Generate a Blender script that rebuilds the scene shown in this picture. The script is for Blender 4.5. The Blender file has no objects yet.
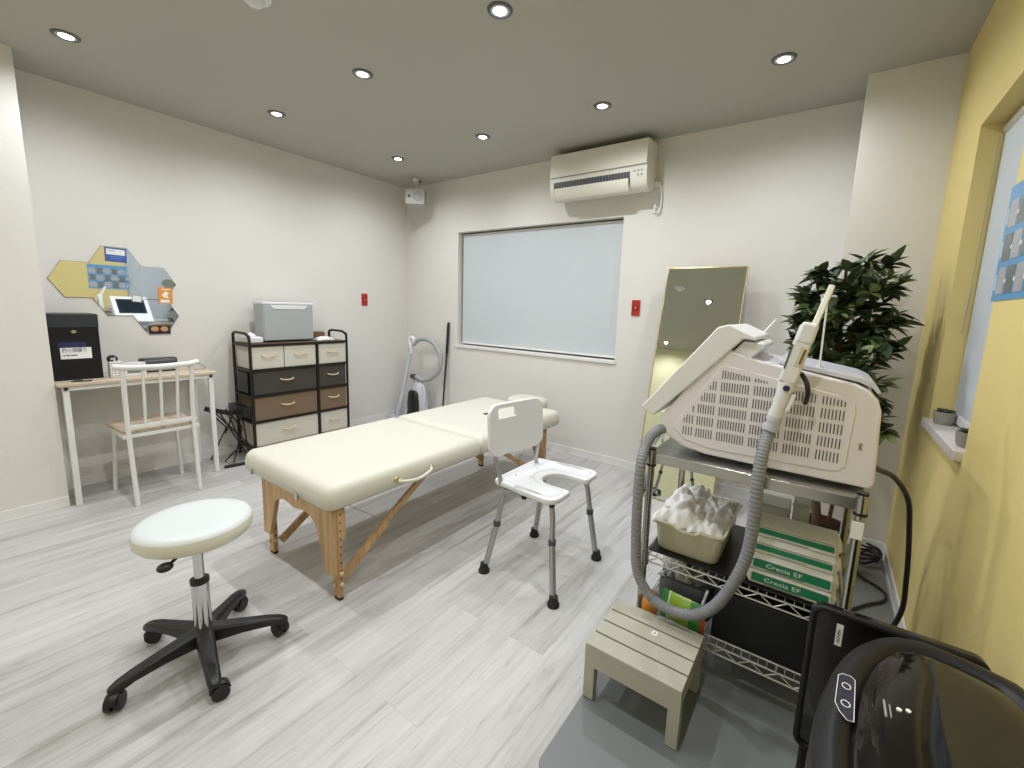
import bpy, bmesh, math, random
from mathutils import Vector, Matrix, Euler
random.seed(7)
PI = math.pi
SC = bpy.context.scene
COL = SC.collection

# ------------------------------------------------------------ camera
cam_d = bpy.data.cameras.new('camera'); cam = bpy.data.objects.new('camera', cam_d); COL.objects.link(cam)
F_PX = 431.265; PX = 524.29; PY = 372.54
cam_d.sensor_fit = 'HORIZONTAL'; cam_d.sensor_width = 36.0
cam_d.lens = 36.0 * F_PX / 1024.0
cam_d.shift_x = (512.0 - PX) / 1024.0
cam_d.shift_y = (PY - 384.0) / 1024.0
cam_d.clip_start = 0.02
YAW, TILT, ROLL = 0.6099, 1.4228, 0.0347
cam.matrix_world = Matrix.Translation((3.9183, -3.2592, 1.2605)) @ (Matrix.Rotation(YAW, 4, 'Z') @ Matrix.Rotation(TILT, 4, 'X') @ Matrix.Rotation(ROLL, 4, 'Z'))
SC.camera = cam

# ------------------------------------------------------------ world + exposure
w = bpy.data.worlds.new('world'); SC.world = w; w.use_nodes = True
w.node_tree.nodes['Background'].inputs[0].default_value = (0.9, 0.95, 1.0, 1)
w.node_tree.nodes['Background'].inputs[1].default_value = 0.05
SC.view_settings.view_transform = 'Standard'; SC.view_settings.look = 'None'
SC.view_settings.exposure = -0.04; SC.view_settings.gamma = 1.0; SC.view_settings.use_curve_mapping = False
LAMP_W = 34.0          # watts of each ceiling downlight
LAMP_COL = (0.955, 0.99, 1.045)

# ------------------------------------------------------------ materials
def srgb(c):
    return tuple(((v/255)/12.92 if v/255 <= 0.04045 else ((v/255+0.055)/1.055)**2.4) for v in c)
def mat(name, rgb, rough=0.5, metal=0.0, noise=0.0, nscale=8.0, bump=0.0, bscale=200.0, coat=0.0, trans=0.0, alpha=1.0, emit=None, spec=None, ior=None):
    m = bpy.data.materials.new(name); m.use_nodes = True
    nt = m.node_tree; b = nt.nodes['Principled BSDF']
    col = srgb(rgb)
    b.inputs['Base Color'].default_value = (*col, 1)
    b.inputs['Roughness'].default_value = rough; b.inputs['Metallic'].default_value = metal
    b.inputs['Coat Weight'].default_value = coat; b.inputs['Transmission Weight'].default_value = trans
    b.inputs['Alpha'].default_value = alpha
    if spec is not None: b.inputs['Specular IOR Level'].default_value = spec
    if ior: b.inputs['IOR'].default_value = ior
    if emit: b.inputs['Emission Color'].default_value = (*emit[0], 1); b.inputs['Emission Strength'].default_value = emit[1]
    tc = nt.nodes.new('ShaderNodeTexCoord')
    if noise:
        n = nt.nodes.new('ShaderNodeTexNoise'); n.inputs['Scale'].default_value = nscale; n.inputs['Detail'].default_value = 5
        r = nt.nodes.new('ShaderNodeMapRange'); r.inputs['To Min'].default_value = 1-noise; r.inputs['To Max'].default_value = 1+noise
        mx = nt.nodes.new('ShaderNodeVectorMath'); mx.operation = 'SCALE'
        mx.inputs[0].default_value = col
        nt.links.new(tc.outputs['Object'], n.inputs['Vector']); nt.links.new(n.outputs['Fac'], r.inputs['Value'])
        nt.links.new(r.outputs['Result'], mx.inputs['Scale']); nt.links.new(mx.outputs['Vector'], b.inputs['Base Color'])
    if bump:
        n = nt.nodes.new('ShaderNodeTexNoise'); n.inputs['Scale'].default_value = bscale; n.inputs['Detail'].default_value = 3
        bp = nt.nodes.new('ShaderNodeBump'); bp.inputs['Strength'].default_value = bump; bp.inputs['Distance'].default_value = 0.002
        nt.links.new(tc.outputs['Object'], n.inputs['Vector']); nt.links.new(n.outputs['Fac'], bp.inputs['Height'])
        nt.links.new(bp.outputs['Normal'], b.inputs['Normal'])
    return m

def wood_mat(name, c1, c2, axis='x', scale=3.0, stretch=14.0, rough=0.5, bump=0.0):
    m = bpy.data.materials.new(name); m.use_nodes = True
    nt = m.node_tree; b = nt.nodes['Principled BSDF']; b.inputs['Roughness'].default_value = rough
    tc = nt.nodes.new('ShaderNodeTexCoord'); mp = nt.nodes.new('ShaderNodeMapping')
    s = [stretch*scale]*3; s['xyz'.index(axis)] = scale
    mp.inputs['Scale'].default_value = s
    n = nt.nodes.new('ShaderNodeTexNoise'); n.inputs['Scale'].default_value = 1.0; n.inputs['Detail'].default_value = 6; n.inputs['Distortion'].default_value = 0.4
    cr = nt.nodes.new('ShaderNodeValToRGB')
    cr.color_ramp.elements[0].position = 0.35; cr.color_ramp.elements[0].color = (*srgb(c1), 1)
    cr.color_ramp.elements[1].position = 0.68; cr.color_ramp.elements[1].color = (*srgb(c2), 1)
    nt.links.new(tc.outputs['Object'], mp.inputs['Vector']); nt.links.new(mp.outputs['Vector'], n.inputs['Vector'])
    nt.links.new(n.outputs['Fac'], cr.inputs['Fac']); nt.links.new(cr.outputs['Color'], b.inputs['Base Color'])
    return m

def floor_mat():
    m = bpy.data.materials.new('pale_wood_floor'); m.use_nodes = True
    nt = m.node_tree; b = nt.nodes['Principled BSDF']; L = nt.links.new; N = nt.nodes.new
    tc = N('ShaderNodeTexCoord')
    rot = N('ShaderNodeMapping'); rot.inputs['Rotation'].default_value = (0, 0, PI/2)
    L(tc.outputs['Object'], rot.inputs['Vector'])
    def brick(c1, c2, mortar, ms):
        br = N('ShaderNodeTexBrick'); br.offset = 0.37; br.offset_frequency = 2
        br.inputs['Color1'].default_value = c1; br.inputs['Color2'].default_value = c2; br.inputs['Mortar'].default_value = mortar
        br.inputs['Scale'].default_value = 1.0; br.inputs['Mortar Size'].default_value = ms; br.inputs['Mortar Smooth'].default_value = 0.3
        br.inputs['Bias'].default_value = 0.0; br.inputs['Brick Width'].default_value = 1.25; br.inputs['Row Height'].default_value = 0.152
        L(rot.outputs['Vector'], br.inputs['Vector']); return br
    br = brick((0, 0, 0, 1), (1, 1, 1, 1), (0.5, 0.5, 0.5, 1), 0.0)
    joints = brick((1, 1, 1, 1), (1, 1, 1, 1), (0, 0, 0, 1), 0.0014)
    # per-plank offset of the grain
    off = N('ShaderNodeVectorMath'); off.operation = 'SCALE'; off.inputs['Scale'].default_value = 7.3
    L(br.outputs['Color'], off.inputs[0])
    add = N('ShaderNodeVectorMath'); add.operation = 'ADD'; L(tc.outputs['Object'], add.inputs[0]); L(off.outputs['Vector'], add.inputs[1])
    def grain(sx, sy, det, dist):
        mp = N('ShaderNodeMapping'); mp.inputs['Scale'].default_value = (sx, sy, 1); L(add.outputs['Vector'], mp.inputs['Vector'])
        n = N('ShaderNodeTexNoise'); n.inputs['Scale'].default_value = 1; n.inputs['Detail'].default_value = det; n.inputs['Roughness'].default_value = 0.65
        n.inputs['Distortion'].default_value = dist; L(mp.outputs['Vector'], n.inputs['Vector']); return n
    g1 = grain(17, 1.1, 7, 0.8); g2 = grain(150, 5, 4, 0.0); g3 = grain(40, 1.6, 8, 2.2)
    cr = N('ShaderNodeValToRGB'); e = cr.color_ramp.elements
    e[0].position = 0.30; e[0].color = (*srgb((158, 154, 148)), 1); e[1].position = 0.72; e[1].color = (*srgb((204, 203, 201)), 1)
    k = e.new(0.46); k.color = (*srgb((188, 186, 183)), 1)
    L(g1.outputs['Fac'], cr.inputs['Fac'])
    # thin dark streaks
    st = N('ShaderNodeMapRange'); st.inputs['From Min'].default_value = 0.31; st.inputs['From Max'].default_value = 0.39
    st.inputs['To Min'].default_value = 0.62; st.inputs['To Max'].default_value = 1.0; L(g3.outputs['Fac'], st.inputs['Value'])
    fi = N('ShaderNodeMapRange'); fi.inputs['To Min'].default_value = 0.86; fi.inputs['To Max'].default_value = 1.12; L(g2.outputs['Fac'], fi.inputs['Value'])
    pt = N('ShaderNodeMapRange'); pt.inputs['To Min'].default_value = 0.90; pt.inputs['To Max'].default_value = 1.03; L(br.outputs['Color'], pt.inputs['Value'])
    jt = N('ShaderNodeMapRange'); jt.inputs['To Min'].default_value = 0.88; jt.inputs['To Max'].default_value = 1.0; L(joints.outputs['Color'], jt.inputs['Value'])
    prev = cr.outputs['Color']
    for q in (st, fi, pt, jt):
        mu = N('ShaderNodeVectorMath'); mu.operation = 'SCALE'; L(prev, mu.inputs[0]); L(q.outputs['Result'], mu.inputs['Scale']); prev = mu.outputs['Vector']
    L(prev, b.inputs['Base Color'])
    b.inputs['Roughness'].default_value = 0.45; b.inputs['Specular IOR Level'].default_value = 0.35
    bp = N('ShaderNodeBump'); bp.inputs['Strength'].default_value = 0.15; bp.inputs['Distance'].default_value = 0.001
    L(g2.outputs['Fac'], bp.inputs['Height']); L(bp.outputs['Normal'], b.inputs['Normal'])
    return m

def wallpaper(name, rgb, var=0.03):
    m = mat(name, rgb, 0.85, noise=var, nscale=1.5, bump=0.35, bscale=260.0, spec=0.2)
    nt = m.node_tree
    # fine woven ribs of the wallpaper
    tc = [n for n in nt.nodes if n.type == 'TEX_COORD'][0]
    mp = nt.nodes.new('ShaderNodeMapping'); mp.inputs['Scale'].default_value = (260, 260, 60)
    n = nt.nodes.new('ShaderNodeTexNoise'); n.inputs['Scale'].default_value = 1.0
    nt.links.new(tc.outputs['Object'], mp.inputs['Vector']); nt.links.new(mp.outputs['Vector'], n.inputs['Vector'])
    bp = [q for q in nt.nodes if q.type == 'BUMP'][0]; nt.links.new(n.outputs['Fac'], bp.inputs['Height'])
    return m

def leaf_mat():
    m = bpy.data.materials.new('leaf_green'); m.use_nodes = True
    nt = m.node_tree; b = nt.nodes['Principled BSDF']; L = nt.links.new
    g = nt.nodes.new('ShaderNodeNewGeometry'); cr = nt.nodes.new('ShaderNodeValToRGB'); e = cr.color_ramp.elements
    e[0].position = 0.0; e[0].color = (*srgb((46, 60, 36)), 1); e[1].position = 1.0; e[1].color = (*srgb((130, 144, 88)), 1)
    k = e.new(0.6); k.color = (*srgb((66, 84, 50)), 1)
    L(g.outputs['Random Per Island'], cr.inputs['Fac']); L(cr.outputs['Color'], b.inputs['Base Color'])
    b.inputs['Roughness'].default_value = 0.45; return m

M = {}
M['floor'] = floor_mat()
M['wall'] = wallpaper('off_white_wallpaper', (222, 219, 213))
M['yellow'] = wallpaper('mustard_wallpaper', (222, 202, 136), 0.03)
M['ceiling'] = wallpaper('grey_beige_ceiling_paper', (180, 178, 168))
M['rear'] = wallpaper('pale_yellow_rear_wall', (232, 226, 190))
M['trim'] = mat('white_trim', (228, 227, 224), 0.5)
M['groove'] = mat('pale_groove', (188, 187, 182), 0.6)
M['blind'] = mat('pale_grey_roller_blind', (197, 203, 206), 0.8, noise=0.01, bump=0.1, bscale=500)
M['white_metal'] = mat('white_painted_metal', (226, 226, 222), 0.35)
M['white_plastic'] = mat('white_plastic', (224, 224, 224), 0.35)
M['pinkish'] = mat('machine_shell', (226, 220, 222), 0.3)
M['lilac'] = mat('machine_top_shell', (206, 208, 218), 0.28)
M['ac'] = mat('air_conditioner_shell', (222, 219, 206), 0.4)
M['grey_plastic'] = mat('mid_grey_plastic', (150, 152, 152), 0.45)
M['silver_box'] = mat('silver_grey_case', (166, 170, 170), 0.5)
M['black'] = mat('black_plastic', (22, 22, 23), 0.4)
M['deep_black'] = mat('deep_black_case', (10, 10, 11), 0.35)
M['black_gloss'] = mat('glossy_black_plastic', (24, 22, 21), 0.09, coat=0.6)
M['black_satin'] = mat('satin_black', (24, 24, 26), 0.42, spec=0.3)
M['black_metal'] = mat('black_metal_frame', (34, 28, 27), 0.4, metal=0.3)
M['rubber'] = mat('black_rubber', (26, 26, 26), 0.7)
M['chrome'] = mat('chrome', (205, 207, 208), 0.12, metal=1.0)
M['steel'] = mat('brushed_stainless', (186, 187, 184), 0.24, metal=1.0, noise=0.03, nscale=40)
M['post'] = mat('chromed_post', (176, 174, 166), 0.2, metal=1.0)
M['wire'] = mat('bright_wire', (214, 214, 210), 0.3, metal=0.6)
M['alu'] = mat('anodised_aluminium', (176, 178, 180), 0.38, metal=0.85)
M['dark_grey'] = mat('dark_grey_collar', (70, 72, 74), 0.5)
M['cream'] = mat('cream_vinyl', (208, 205, 190), 0.42, noise=0.012, nscale=6, bump=0.12, bscale=350)
M['stool_vinyl'] = mat('white_vinyl', (206, 210, 208), 0.38, bump=0.05, bscale=300)
M['stool_side'] = mat('ivory_vinyl_band', (220, 218, 202), 0.42)
M['beech'] = wood_mat('beech_wood', (178, 140, 96), (206, 172, 128), 'z', 3.0, 12)
M['brown_wood'] = wood_mat('brown_veneer', (128, 88, 50), (156, 112, 68), 'z', 3.0, 12)
M['oak'] = wood_mat('pale_oak_board', (186, 168, 146), (210, 194, 172), 'y', 2.5, 14)
M['seat_oak'] = wood_mat('warm_oak_seat', (180, 160, 136), (206, 188, 166), 'x', 2.5, 14)
M['beige_fabric'] = mat('beige_nonwoven', (204, 199, 184), 0.9, noise=0.03, nscale=300)
M['dark_fabric'] = mat('charcoal_nonwoven', (66, 62, 54), 0.9, noise=0.05, nscale=300)
M['brown_fabric'] = mat('brown_nonwoven', (120, 100, 78), 0.9, noise=0.04, nscale=300)
M['board'] = wood_mat('dark_brown_top', (84, 66, 54), (104, 84, 70), 'y', 3, 12)
M['gold'] = mat('pale_brass', (206, 186, 140), 0.25, metal=0.9)
M['mirror'] = mat('mirror_glass', (228, 233, 228), 0.01, metal=1.0)
M['tile_mirror'] = mat('acrylic_mirror', (234, 239, 242), 0.02, metal=1.0)
M['mirror_edge'] = mat('mirror_tile_edge', (120, 118, 108), 0.4)
M['hose'] = mat('grey_ribbed_hose', (134, 136, 140), 0.45)
M['vac_grey'] = mat('pale_violet_grey_plastic', (190, 192, 200), 0.4)
M['vac_hose'] = mat('light_grey_hose', (168, 171, 172), 0.5)
M['red'] = mat('red_plastic', (176, 34, 26), 0.4)
M['dark_red'] = mat('dark_red_button', (120, 22, 20), 0.4)
M['stool_wood'] = mat('khaki_grey_painted_wood', (178, 174, 158), 0.5, noise=0.04, nscale=12)
M['groove_dark'] = mat('dark_brown_gap', (74, 66, 52), 0.7)
M['mat'] = mat('dark_grey_rubber_mat', (118, 121, 121), 0.42, noise=0.03, nscale=15, bump=0.1, bscale=150)
M['tub'] = mat('beige_tub_plastic', (206, 200, 174), 0.4)
M['cloth'] = mat('white_towel', (236, 235, 233), 0.95, bump=0.4, bscale=400)
M['pack'] = mat('white_paper_wrap', (214, 212, 200), 0.45, noise=0.03, nscale=20)
M['green'] = mat('green_print', (24, 128, 88), 0.45)
M['ink'] = mat('dark_print', (50, 48, 50), 0.6)
M['white_ink'] = mat('white_print', (235, 235, 232), 0.6)
M['frost'] = mat('frosted_clear_plastic', (222, 224, 216), 0.35, trans=0.45, alpha=0.75)
M['leaf'] = leaf_mat()
M['stem'] = mat('brown_stem', (96, 78, 54), 0.8, noise=0.1, nscale=40)
M['pot_red'] = mat('dark_red_pot_cover', (84, 24, 22), 0.6)
M['soil'] = mat('dark_soil', (52, 42, 32), 0.95, noise=0.2, nscale=60)
M['stone_pot'] = mat('grey_stone_pot', (148, 142, 132), 0.75, noise=0.05, nscale=60)
M['succulent'] = mat('dusky_succulent', (62, 70, 52), 0.6, noise=0.1, nscale=50)
M['sill'] = mat('white_marble_sill', (212, 206, 202), 0.3, noise=0.04, nscale=14)
M['glow'] = mat('lamp_diffuser', (255, 255, 250), 0.4, emit=((1.0, 0.97, 0.92), 14.0))
M['lamp_ring'] = mat('downlight_ring', (92, 92, 88), 0.3, metal=0.3)
M['slot'] = mat('dark_vent_slot', (86, 78, 88), 0.8)
M['blue'] = mat('blue_print', (66, 92, 168), 0.5)
M['navy'] = mat('navy_print', (34, 38, 84), 0.5)
M['poster_blue'] = mat('sky_blue_poster', (96, 156, 200), 0.35)
M['orange'] = mat('orange_print', (226, 150, 66), 0.5)
M['deep_orange'] = mat('brown_orange_wrap', (170, 78, 34), 0.35)
M['peach'] = mat('peach_print', (224, 176, 138), 0.5)
M['plum'] = mat('dark_plum_print', (46, 22, 48), 0.5)
M['lime'] = mat('lime_wrap', (150, 186, 44), 0.3)
M['leafgreen'] = mat('green_wrap', (52, 138, 54), 0.3)
M['brown_card'] = mat('brown_cardboard', (120, 86, 56), 0.8, noise=0.05, nscale=30)
M['bag_grey'] = mat('dark_grey_bag', (78, 80, 86), 0.6, noise=0.06, nscale=20)
M['bag_light'] = mat('light_grey_plastic_bag', (160, 162, 158), 0.35, noise=0.15, nscale=20)
M['camo'] = mat('black_patterned_vinyl', (34, 36, 32), 0.3, noise=0.5, nscale=45)
M['photo_dark'] = mat('dark_photo', (118, 122, 116), 0.3, noise=0.6, nscale=50)
M['photo_light'] = mat('pale_photo', (176, 172, 172), 0.3, noise=0.35, nscale=60)
M['cord'] = mat('black_cord', (20, 20, 21), 0.45)
M['screen'] = mat('dark_display_glass', (28, 36, 46), 0.12)

# ------------------------------------------------------------ mesh builder
class MB:
    def __init__(s): s.v = []; s.f = []
    def _add(s, vs, fs):
        o = len(s.v); s.v += [tuple(v) for v in vs]; s.f += [tuple(o+i for i in f) for f in fs]; return s
    def box(s, lo, hi, mtx=None):
        (a, b, c), (d, e, g) = lo, hi
        vs = [Vector(p) for p in ((a, b, c), (d, b, c), (d, e, c), (a, e, c), (a, b, g), (d, b, g), (d, e, g), (a, e, g))]
        if mtx: vs = [mtx @ v for v in vs]
        return s._add(vs, [(0, 3, 2, 1), (4, 5, 6, 7), (0, 1, 5, 4), (1, 2, 6, 5), (2, 3, 7, 6), (3, 0, 4, 7)])
    def bar(s, p0, p1, wd, ht, up=(0, 0, 1)):
        p0, p1 = Vector(p0), Vector(p1); d = (p1-p0).normalized(); u = Vector(up)
        if abs(d.dot(u)) > 0.99: u = Vector((1, 0, 0))
        sd = d.cross(u).normalized(); u = sd.cross(d)
        vs = [q + sd*a*wd/2 + u*b*ht/2 for q in (p0, p1) for a, b in ((-1, -1), (1, -1), (1, 1), (-1, 1))]
        return s._add(vs, [(0, 1, 2, 3), (7, 6, 5, 4), (0, 4, 5, 1), (1, 5, 6, 2), (2, 6, 7, 3), (3, 7, 4, 0)])
    def tube(s, pts, r, n=12, cap=True, closed=False):
        pts = [Vector(p) for p in pts]; m = len(pts)
        rs = r if isinstance(r, (list, tuple)) else [r]*m
        tg = []
        for i in range(m):
            a = pts[(i-1) % m] if closed else pts[max(i-1, 0)]; b = pts[(i+1) % m] if closed else pts[min(i+1, m-1)]
            t = (b-a); tg.append(t.normalized() if t.length > 1e-9 else Vector((0, 0, 1)))
        u = tg[0].orthogonal().normalized(); vs = []
        for i in range(m):
            u = (u - tg[i]*u.dot(tg[i])).normalized(); w_ = tg[i].cross(u)
            for k in range(n):
                a = 2*PI*k/n; vs.append(pts[i] + (u*math.cos(a) + w_*math.sin(a))*rs[i])
        fs = []
        for i in range(m if closed else m-1):
            j = (i+1) % m
            for k in range(n): fs.append((i*n+k, i*n+(k+1) % n, j*n+(k+1) % n, j*n+k))
        if cap and not closed: fs.append(tuple(range(n))[::-1]); fs.append(tuple((m-1)*n+k for k in range(n)))
        return s._add(vs, fs)
    def cyl(s, p0, p1, r0, r1=None, n=24): return s.tube([p0, p1], [r0, r0 if r1 is None else r1], n)
    def lathe(s, prof, c=(0, 0, 0), n=32, mtx=None, sx=1.0, sy=1.0):
        vs = []; cap = []
        for (r, z) in prof:
            for k in range(n):
                a = 2*PI*k/n; v = Vector((r*math.cos(a)*sx, r*math.sin(a)*sy, z))
                if mtx: v = mtx @ v
                vs.append(v + Vector(c))
        m = len(prof); fs = []
        for i in range(m-1):
            for k in range(n): fs.append((i*n+k, i*n+(k+1) % n, (i+1)*n+(k+1) % n, (i+1)*n+k))
        if prof[0][0] > 1e-6: fs.append(tuple(range(n))[::-1])
        if prof[-1][0] > 1e-6: fs.append(tuple((m-1)*n+k for k in range(n)))
        return s._add(vs, fs)
    def prism(s, poly, axis, a, b):
        """polygon extruded between a and b along axis; poly coordinates are the two remaining axes in x,y,z order"""
        def mk(p, t):
            return {'x': (t, p[0], p[1]), 'y': (p[0], t, p[1]), 'z': (p[0], p[1], t)}[axis]
        n = len(poly); vs = [mk(p, a) for p in poly] + [mk(p, b) for p in poly]
        fs = [tuple(range(n))[::-1], tuple(range(n, 2*n))] + [(k, (k+1) % n, n+(k+1) % n, n+k) for k in range(n)]
        return s._add(vs, fs)
    def loft(s, loops, cap=True):
        n = len(loops[0]); vs = [p for l in loops for p in l]; fs = []
        for i in range(len(loops)-1):
            for k in range(n): fs.append((i*n+k, i*n+(k+1) % n, (i+1)*n+(k+1) % n, (i+1)*n+k))
        if cap: fs.append(tuple(range(n))[::-1]); fs.append(tuple((len(loops)-1)*n+k for k in range(n)))
        return s._add(vs, fs)
    def sphere(s, c, r, sc=(1, 1, 1), n=16, m=10):
        prof = [(max(1e-7, math.sin(PI*i/m)) if 0 < i < m else 1e-7, -math.cos(PI*i/m)) for i in range(m+1)]
        return s.lathe([(a*r, z*r*sc[2]) for a, z in prof], c, n, None, sc[0], sc[1])
    def grid(s, fn, nu, nv):
        vs = [fn(i/nu, j/nv) for j in range(nv+1) for i in range(nu+1)]
        fs = [(j*(nu+1)+i, j*(nu+1)+i+1, (j+1)*(nu+1)+i+1, (j+1)*(nu+1)+i) for j in range(nv) for i in range(nu)]
        return s._add(vs, fs)

def root_loc(p):
    q = Vector((0, 0, 0))
    while p is not None: q += p.location; p = p.parent
    return q
def obj(name, mb, m, parent=None, bevel=0.0, smooth=True, world=False, seg=2, angle=40, solid=0.0, sub=0):
    me = bpy.data.meshes.new(name)
    vs = mb.v
    if world and parent is not None:
        o = root_loc(parent); vs = [(v[0]-o.x, v[1]-o.y, v[2]-o.z) for v in vs]
    me.from_pydata(vs, [], mb.f)
    bm = bmesh.new(); bm.from_mesh(me); bmesh.ops.remove_doubles(bm, verts=bm.verts, dist=1e-6)
    bmesh.ops.recalc_face_normals(bm, faces=bm.faces); bm.to_mesh(me); bm.free()
    if smooth:
        me.polygons.foreach_set('use_smooth', [True]*len(me.polygons)); me.set_sharp_from_angle(angle=math.radians(angle))
    me.materials.append(m if not isinstance(m, str) else M[m])
    ob = bpy.data.objects.new(name, me); COL.objects.link(ob)
    if parent is not None: ob.parent = parent
    if solid: md = ob.modifiers.new('solid', 'SOLIDIFY'); md.thickness = solid; md.offset = 0
    if bevel:
        md = ob.modifiers.new('bevel', 'BEVEL'); md.width = bevel; md.segments = seg; md.limit_method = 'ANGLE'; md.angle_limit = math.radians(35); md.harden_normals = smooth
    if sub: md = ob.modifiers.new('sub', 'SUBSURF'); md.levels = sub; md.render_levels = sub
    return ob
def thing(name, label, cat, loc=(0, 0, 0), rotz=0.0, group=None):
    o = bpy.data.objects.new(name, None); COL.objects.link(o); o.empty_display_size = 0.05
    o.location = loc; o.rotation_euler = (0, 0, rotz); o['label'] = label; o['category'] = cat
    if group: o['group'] = group
    return o
def tag(o, label, cat, group=None, kind=None):
    o['label'] = label; o['category'] = cat
    if group: o['group'] = group
    if kind: o['kind'] = kind
    return o
def struct(name, mb, m, bevel=0.0, smooth=False):
    o = obj(name, mb, m, None, bevel, smooth); o['kind'] = 'structure'; return o
def rrect(x0, y0, x1, y1, r, n=5):
    out = []
    for cx, cy, a0 in ((x1-r, y0+r, -PI/2), (x1-r, y1-r, 0), (x0+r, y1-r, PI/2), (x0+r, y0+r, PI)):
        for k in range(n+1):
            a = a0 + PI/2*k/n; out.append((cx+r*math.cos(a), cy+r*math.sin(a)))
    return out
def smooth_path(pts, per=8):
    P = [Vector(p) for p in pts]; out = []
    for i in range(len(P)-1):
        a = P[max(i-1, 0)]; b = P[i]; c = P[i+1]; d = P[min(i+2, len(P)-1)]
        for k in range(per):
            t = k/per; out.append(0.5*((2*b) + (c-a)*t + (2*a-5*b+4*c-d)*t*t + (3*b-a-3*c+d)*t*t*t))
    out.append(P[-1]); return out
def text_mb(txt, size, mtx, sx=1.0, depth=0.0006, align='LEFT'):
    cu = bpy.data.curves.new('lettering', 'FONT'); cu.body = txt; cu.size = size; cu.extrude = depth; cu.resolution_u = 2
    cu.align_x = align; cu.align_y = 'CENTER'
    o = bpy.data.objects.new('lettering', cu); COL.objects.link(o)
    dg = bpy.context.evaluated_depsgraph_get(); dg.update()
    me = o.evaluated_get(dg).to_mesh(); mb = MB()
    mb.v = [tuple(mtx @ Vector((v.co.x*sx, v.co.y, v.co.z))) for v in me.vertices]
    mb.f = [tuple(p.vertices) for p in me.polygons]
    o.evaluated_get(dg).to_mesh_clear(); bpy.data.objects.remove(o); bpy.data.curves.remove(cu)
    return mb
def frame_mtx(origin, right, up):
    r = Vector(right).normalized(); u = Vector(up).normalized(); n = r.cross(u)
    m = Matrix((r, u, n)).transposed().to_4x4(); m.translation = Vector(origin); return m

# ------------------------------------------------------------ room shell
H = 2.5; W = 4.30; YB = -4.75; PX0, PY0 = 3.935, -0.31; LP_X, LP_Y = 0.323, -2.814
struct('floor', MB().box((-0.15, YB-0.15, -0.06), (W+0.2, 0.2, 0.0)), 'floor')
struct('ceiling', MB().box((-0.15, YB-0.15, H), (W+0.2, 0.2, H+0.08)), 'ceiling')
struct('wall_left', MB().box((-0.12, YB, 0), (0, 0.2, H)), 'wall')
struct('wall_left_pier', MB().box((0, YB, 0), (LP_X, LP_Y, H)), 'wall')
WX0, WX1, WZ0, WZ1 = 0.778, 2.526, 0.860, 1.987
b = MB()
b.box((0, 0, 0), (WX0, 0.2, H)).box((WX1, 0, 0), (W, 0.2, H)).box((WX0, 0, 0), (WX1, 0.2, WZ0)).box((WX0, 0, WZ1), (WX1, 0.2, H))
struct('wall_back', b, 'wall')
struct('wall_back_pier', MB().box((PX0, PY0, 0), (W, 0, H)), 'wall')
YW0, YW1, ZW0, ZW1 = -1.425, -0.84, 0.862, 2.004
b = MB()
b.box((W, YB, 0), (W+0.2, YW0, H)).box((W, YW1, 0), (W+0.2, 0, H)).box((W, YW0, 0), (W+0.2, YW1, ZW0)).box((W, YW0, ZW1), (W+0.2, YW1, H))
struct('wall_right', b, 'yellow')
struct('wall_rear', MB().box((-0.12, YB-0.12, 0), (W+0.2, YB, H)), 'rear')
def baseboard(name, lo, hi, lip):
    b_ = MB().box(lo, hi); b_.box(*lip); return struct(name, b_, 'trim', 0.001)
BH = 0.06
baseboard('baseboard_left', (0, LP_Y, 0), (0.008, 0, BH), ((0, LP_Y, 0), (0.011, 0, 0.006)))
baseboard('baseboard_left_pier', (LP_X, YB, 0), (LP_X+0.008, LP_Y, BH), ((LP_X, YB, 0), (LP_X+0.011, LP_Y, 0.006)))
baseboard('baseboard_back', (0, -0.008, 0), (PX0, 0, BH), ((0, -0.011, 0), (PX0, 0, 0.006)))
baseboard('baseboard_back_pier', (PX0, PY0-0.008, 0), (W, PY0, BH), ((PX0, PY0-0.011, 0), (W, PY0, 0.006)))
baseboard('baseboard_right', (W-0.008, YB, 0), (W, PY0, BH), ((W-0.011, YB, 0), (W, PY0, 0.006)))

# back window: sill, blind
win = struct('window_1', MB().box((WX0, 0.15, WZ0), (WX1, 0.16, WZ1)), mat('window_glass_night', (60, 66, 72), 0.05))
struct('trim_1', MB().box((WX0-0.012, -0.014, WZ0-0.022), (WX1+0.012, 0.15, WZ0+0.004)), 'trim', 0.002)
wf = MB(); 
for lo, hi in (((WX0, 0.12, WZ0), (WX0+0.03, 0.15, WZ1)), ((WX1-0.03, 0.12, WZ0), (WX1, 0.15, WZ1)), ((WX0, 0.12, WZ0), (WX1, 0.15, WZ0+0.03)), ((WX0, 0.12, WZ1-0.03), (WX1, 0.15, WZ1)), ((1.64, 0.12, WZ0), (1.67, 0.15, WZ1))): wf.box(lo, hi)
obj('window_frame', wf, 'dark_grey', win)
t = thing('roller_blind', 'wide pale grey roller blind drawn down over the back window under the air conditioner', 'blind', (1.65, 0.05, WZ1))
obj('blind_fabric', MB().box((WX0+0.022, 0.055, WZ0+0.034), (WX1-0.012, 0.0565, WZ1-0.03)), 'blind', t, world=True)
obj('bottom_rail', MB().box((WX0+0.022, 0.047, WZ0+0.018), (WX1-0.012, 0.064, WZ0+0.036)), 'white_metal', t, 0.003, world=True)
obj('roller_tube', MB().cyl((WX0+0.015, 0.075, WZ1-0.03), (WX1-0.01, 0.075, WZ1-0.03), 0.02, n=20), 'white_metal', t, world=True)
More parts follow.
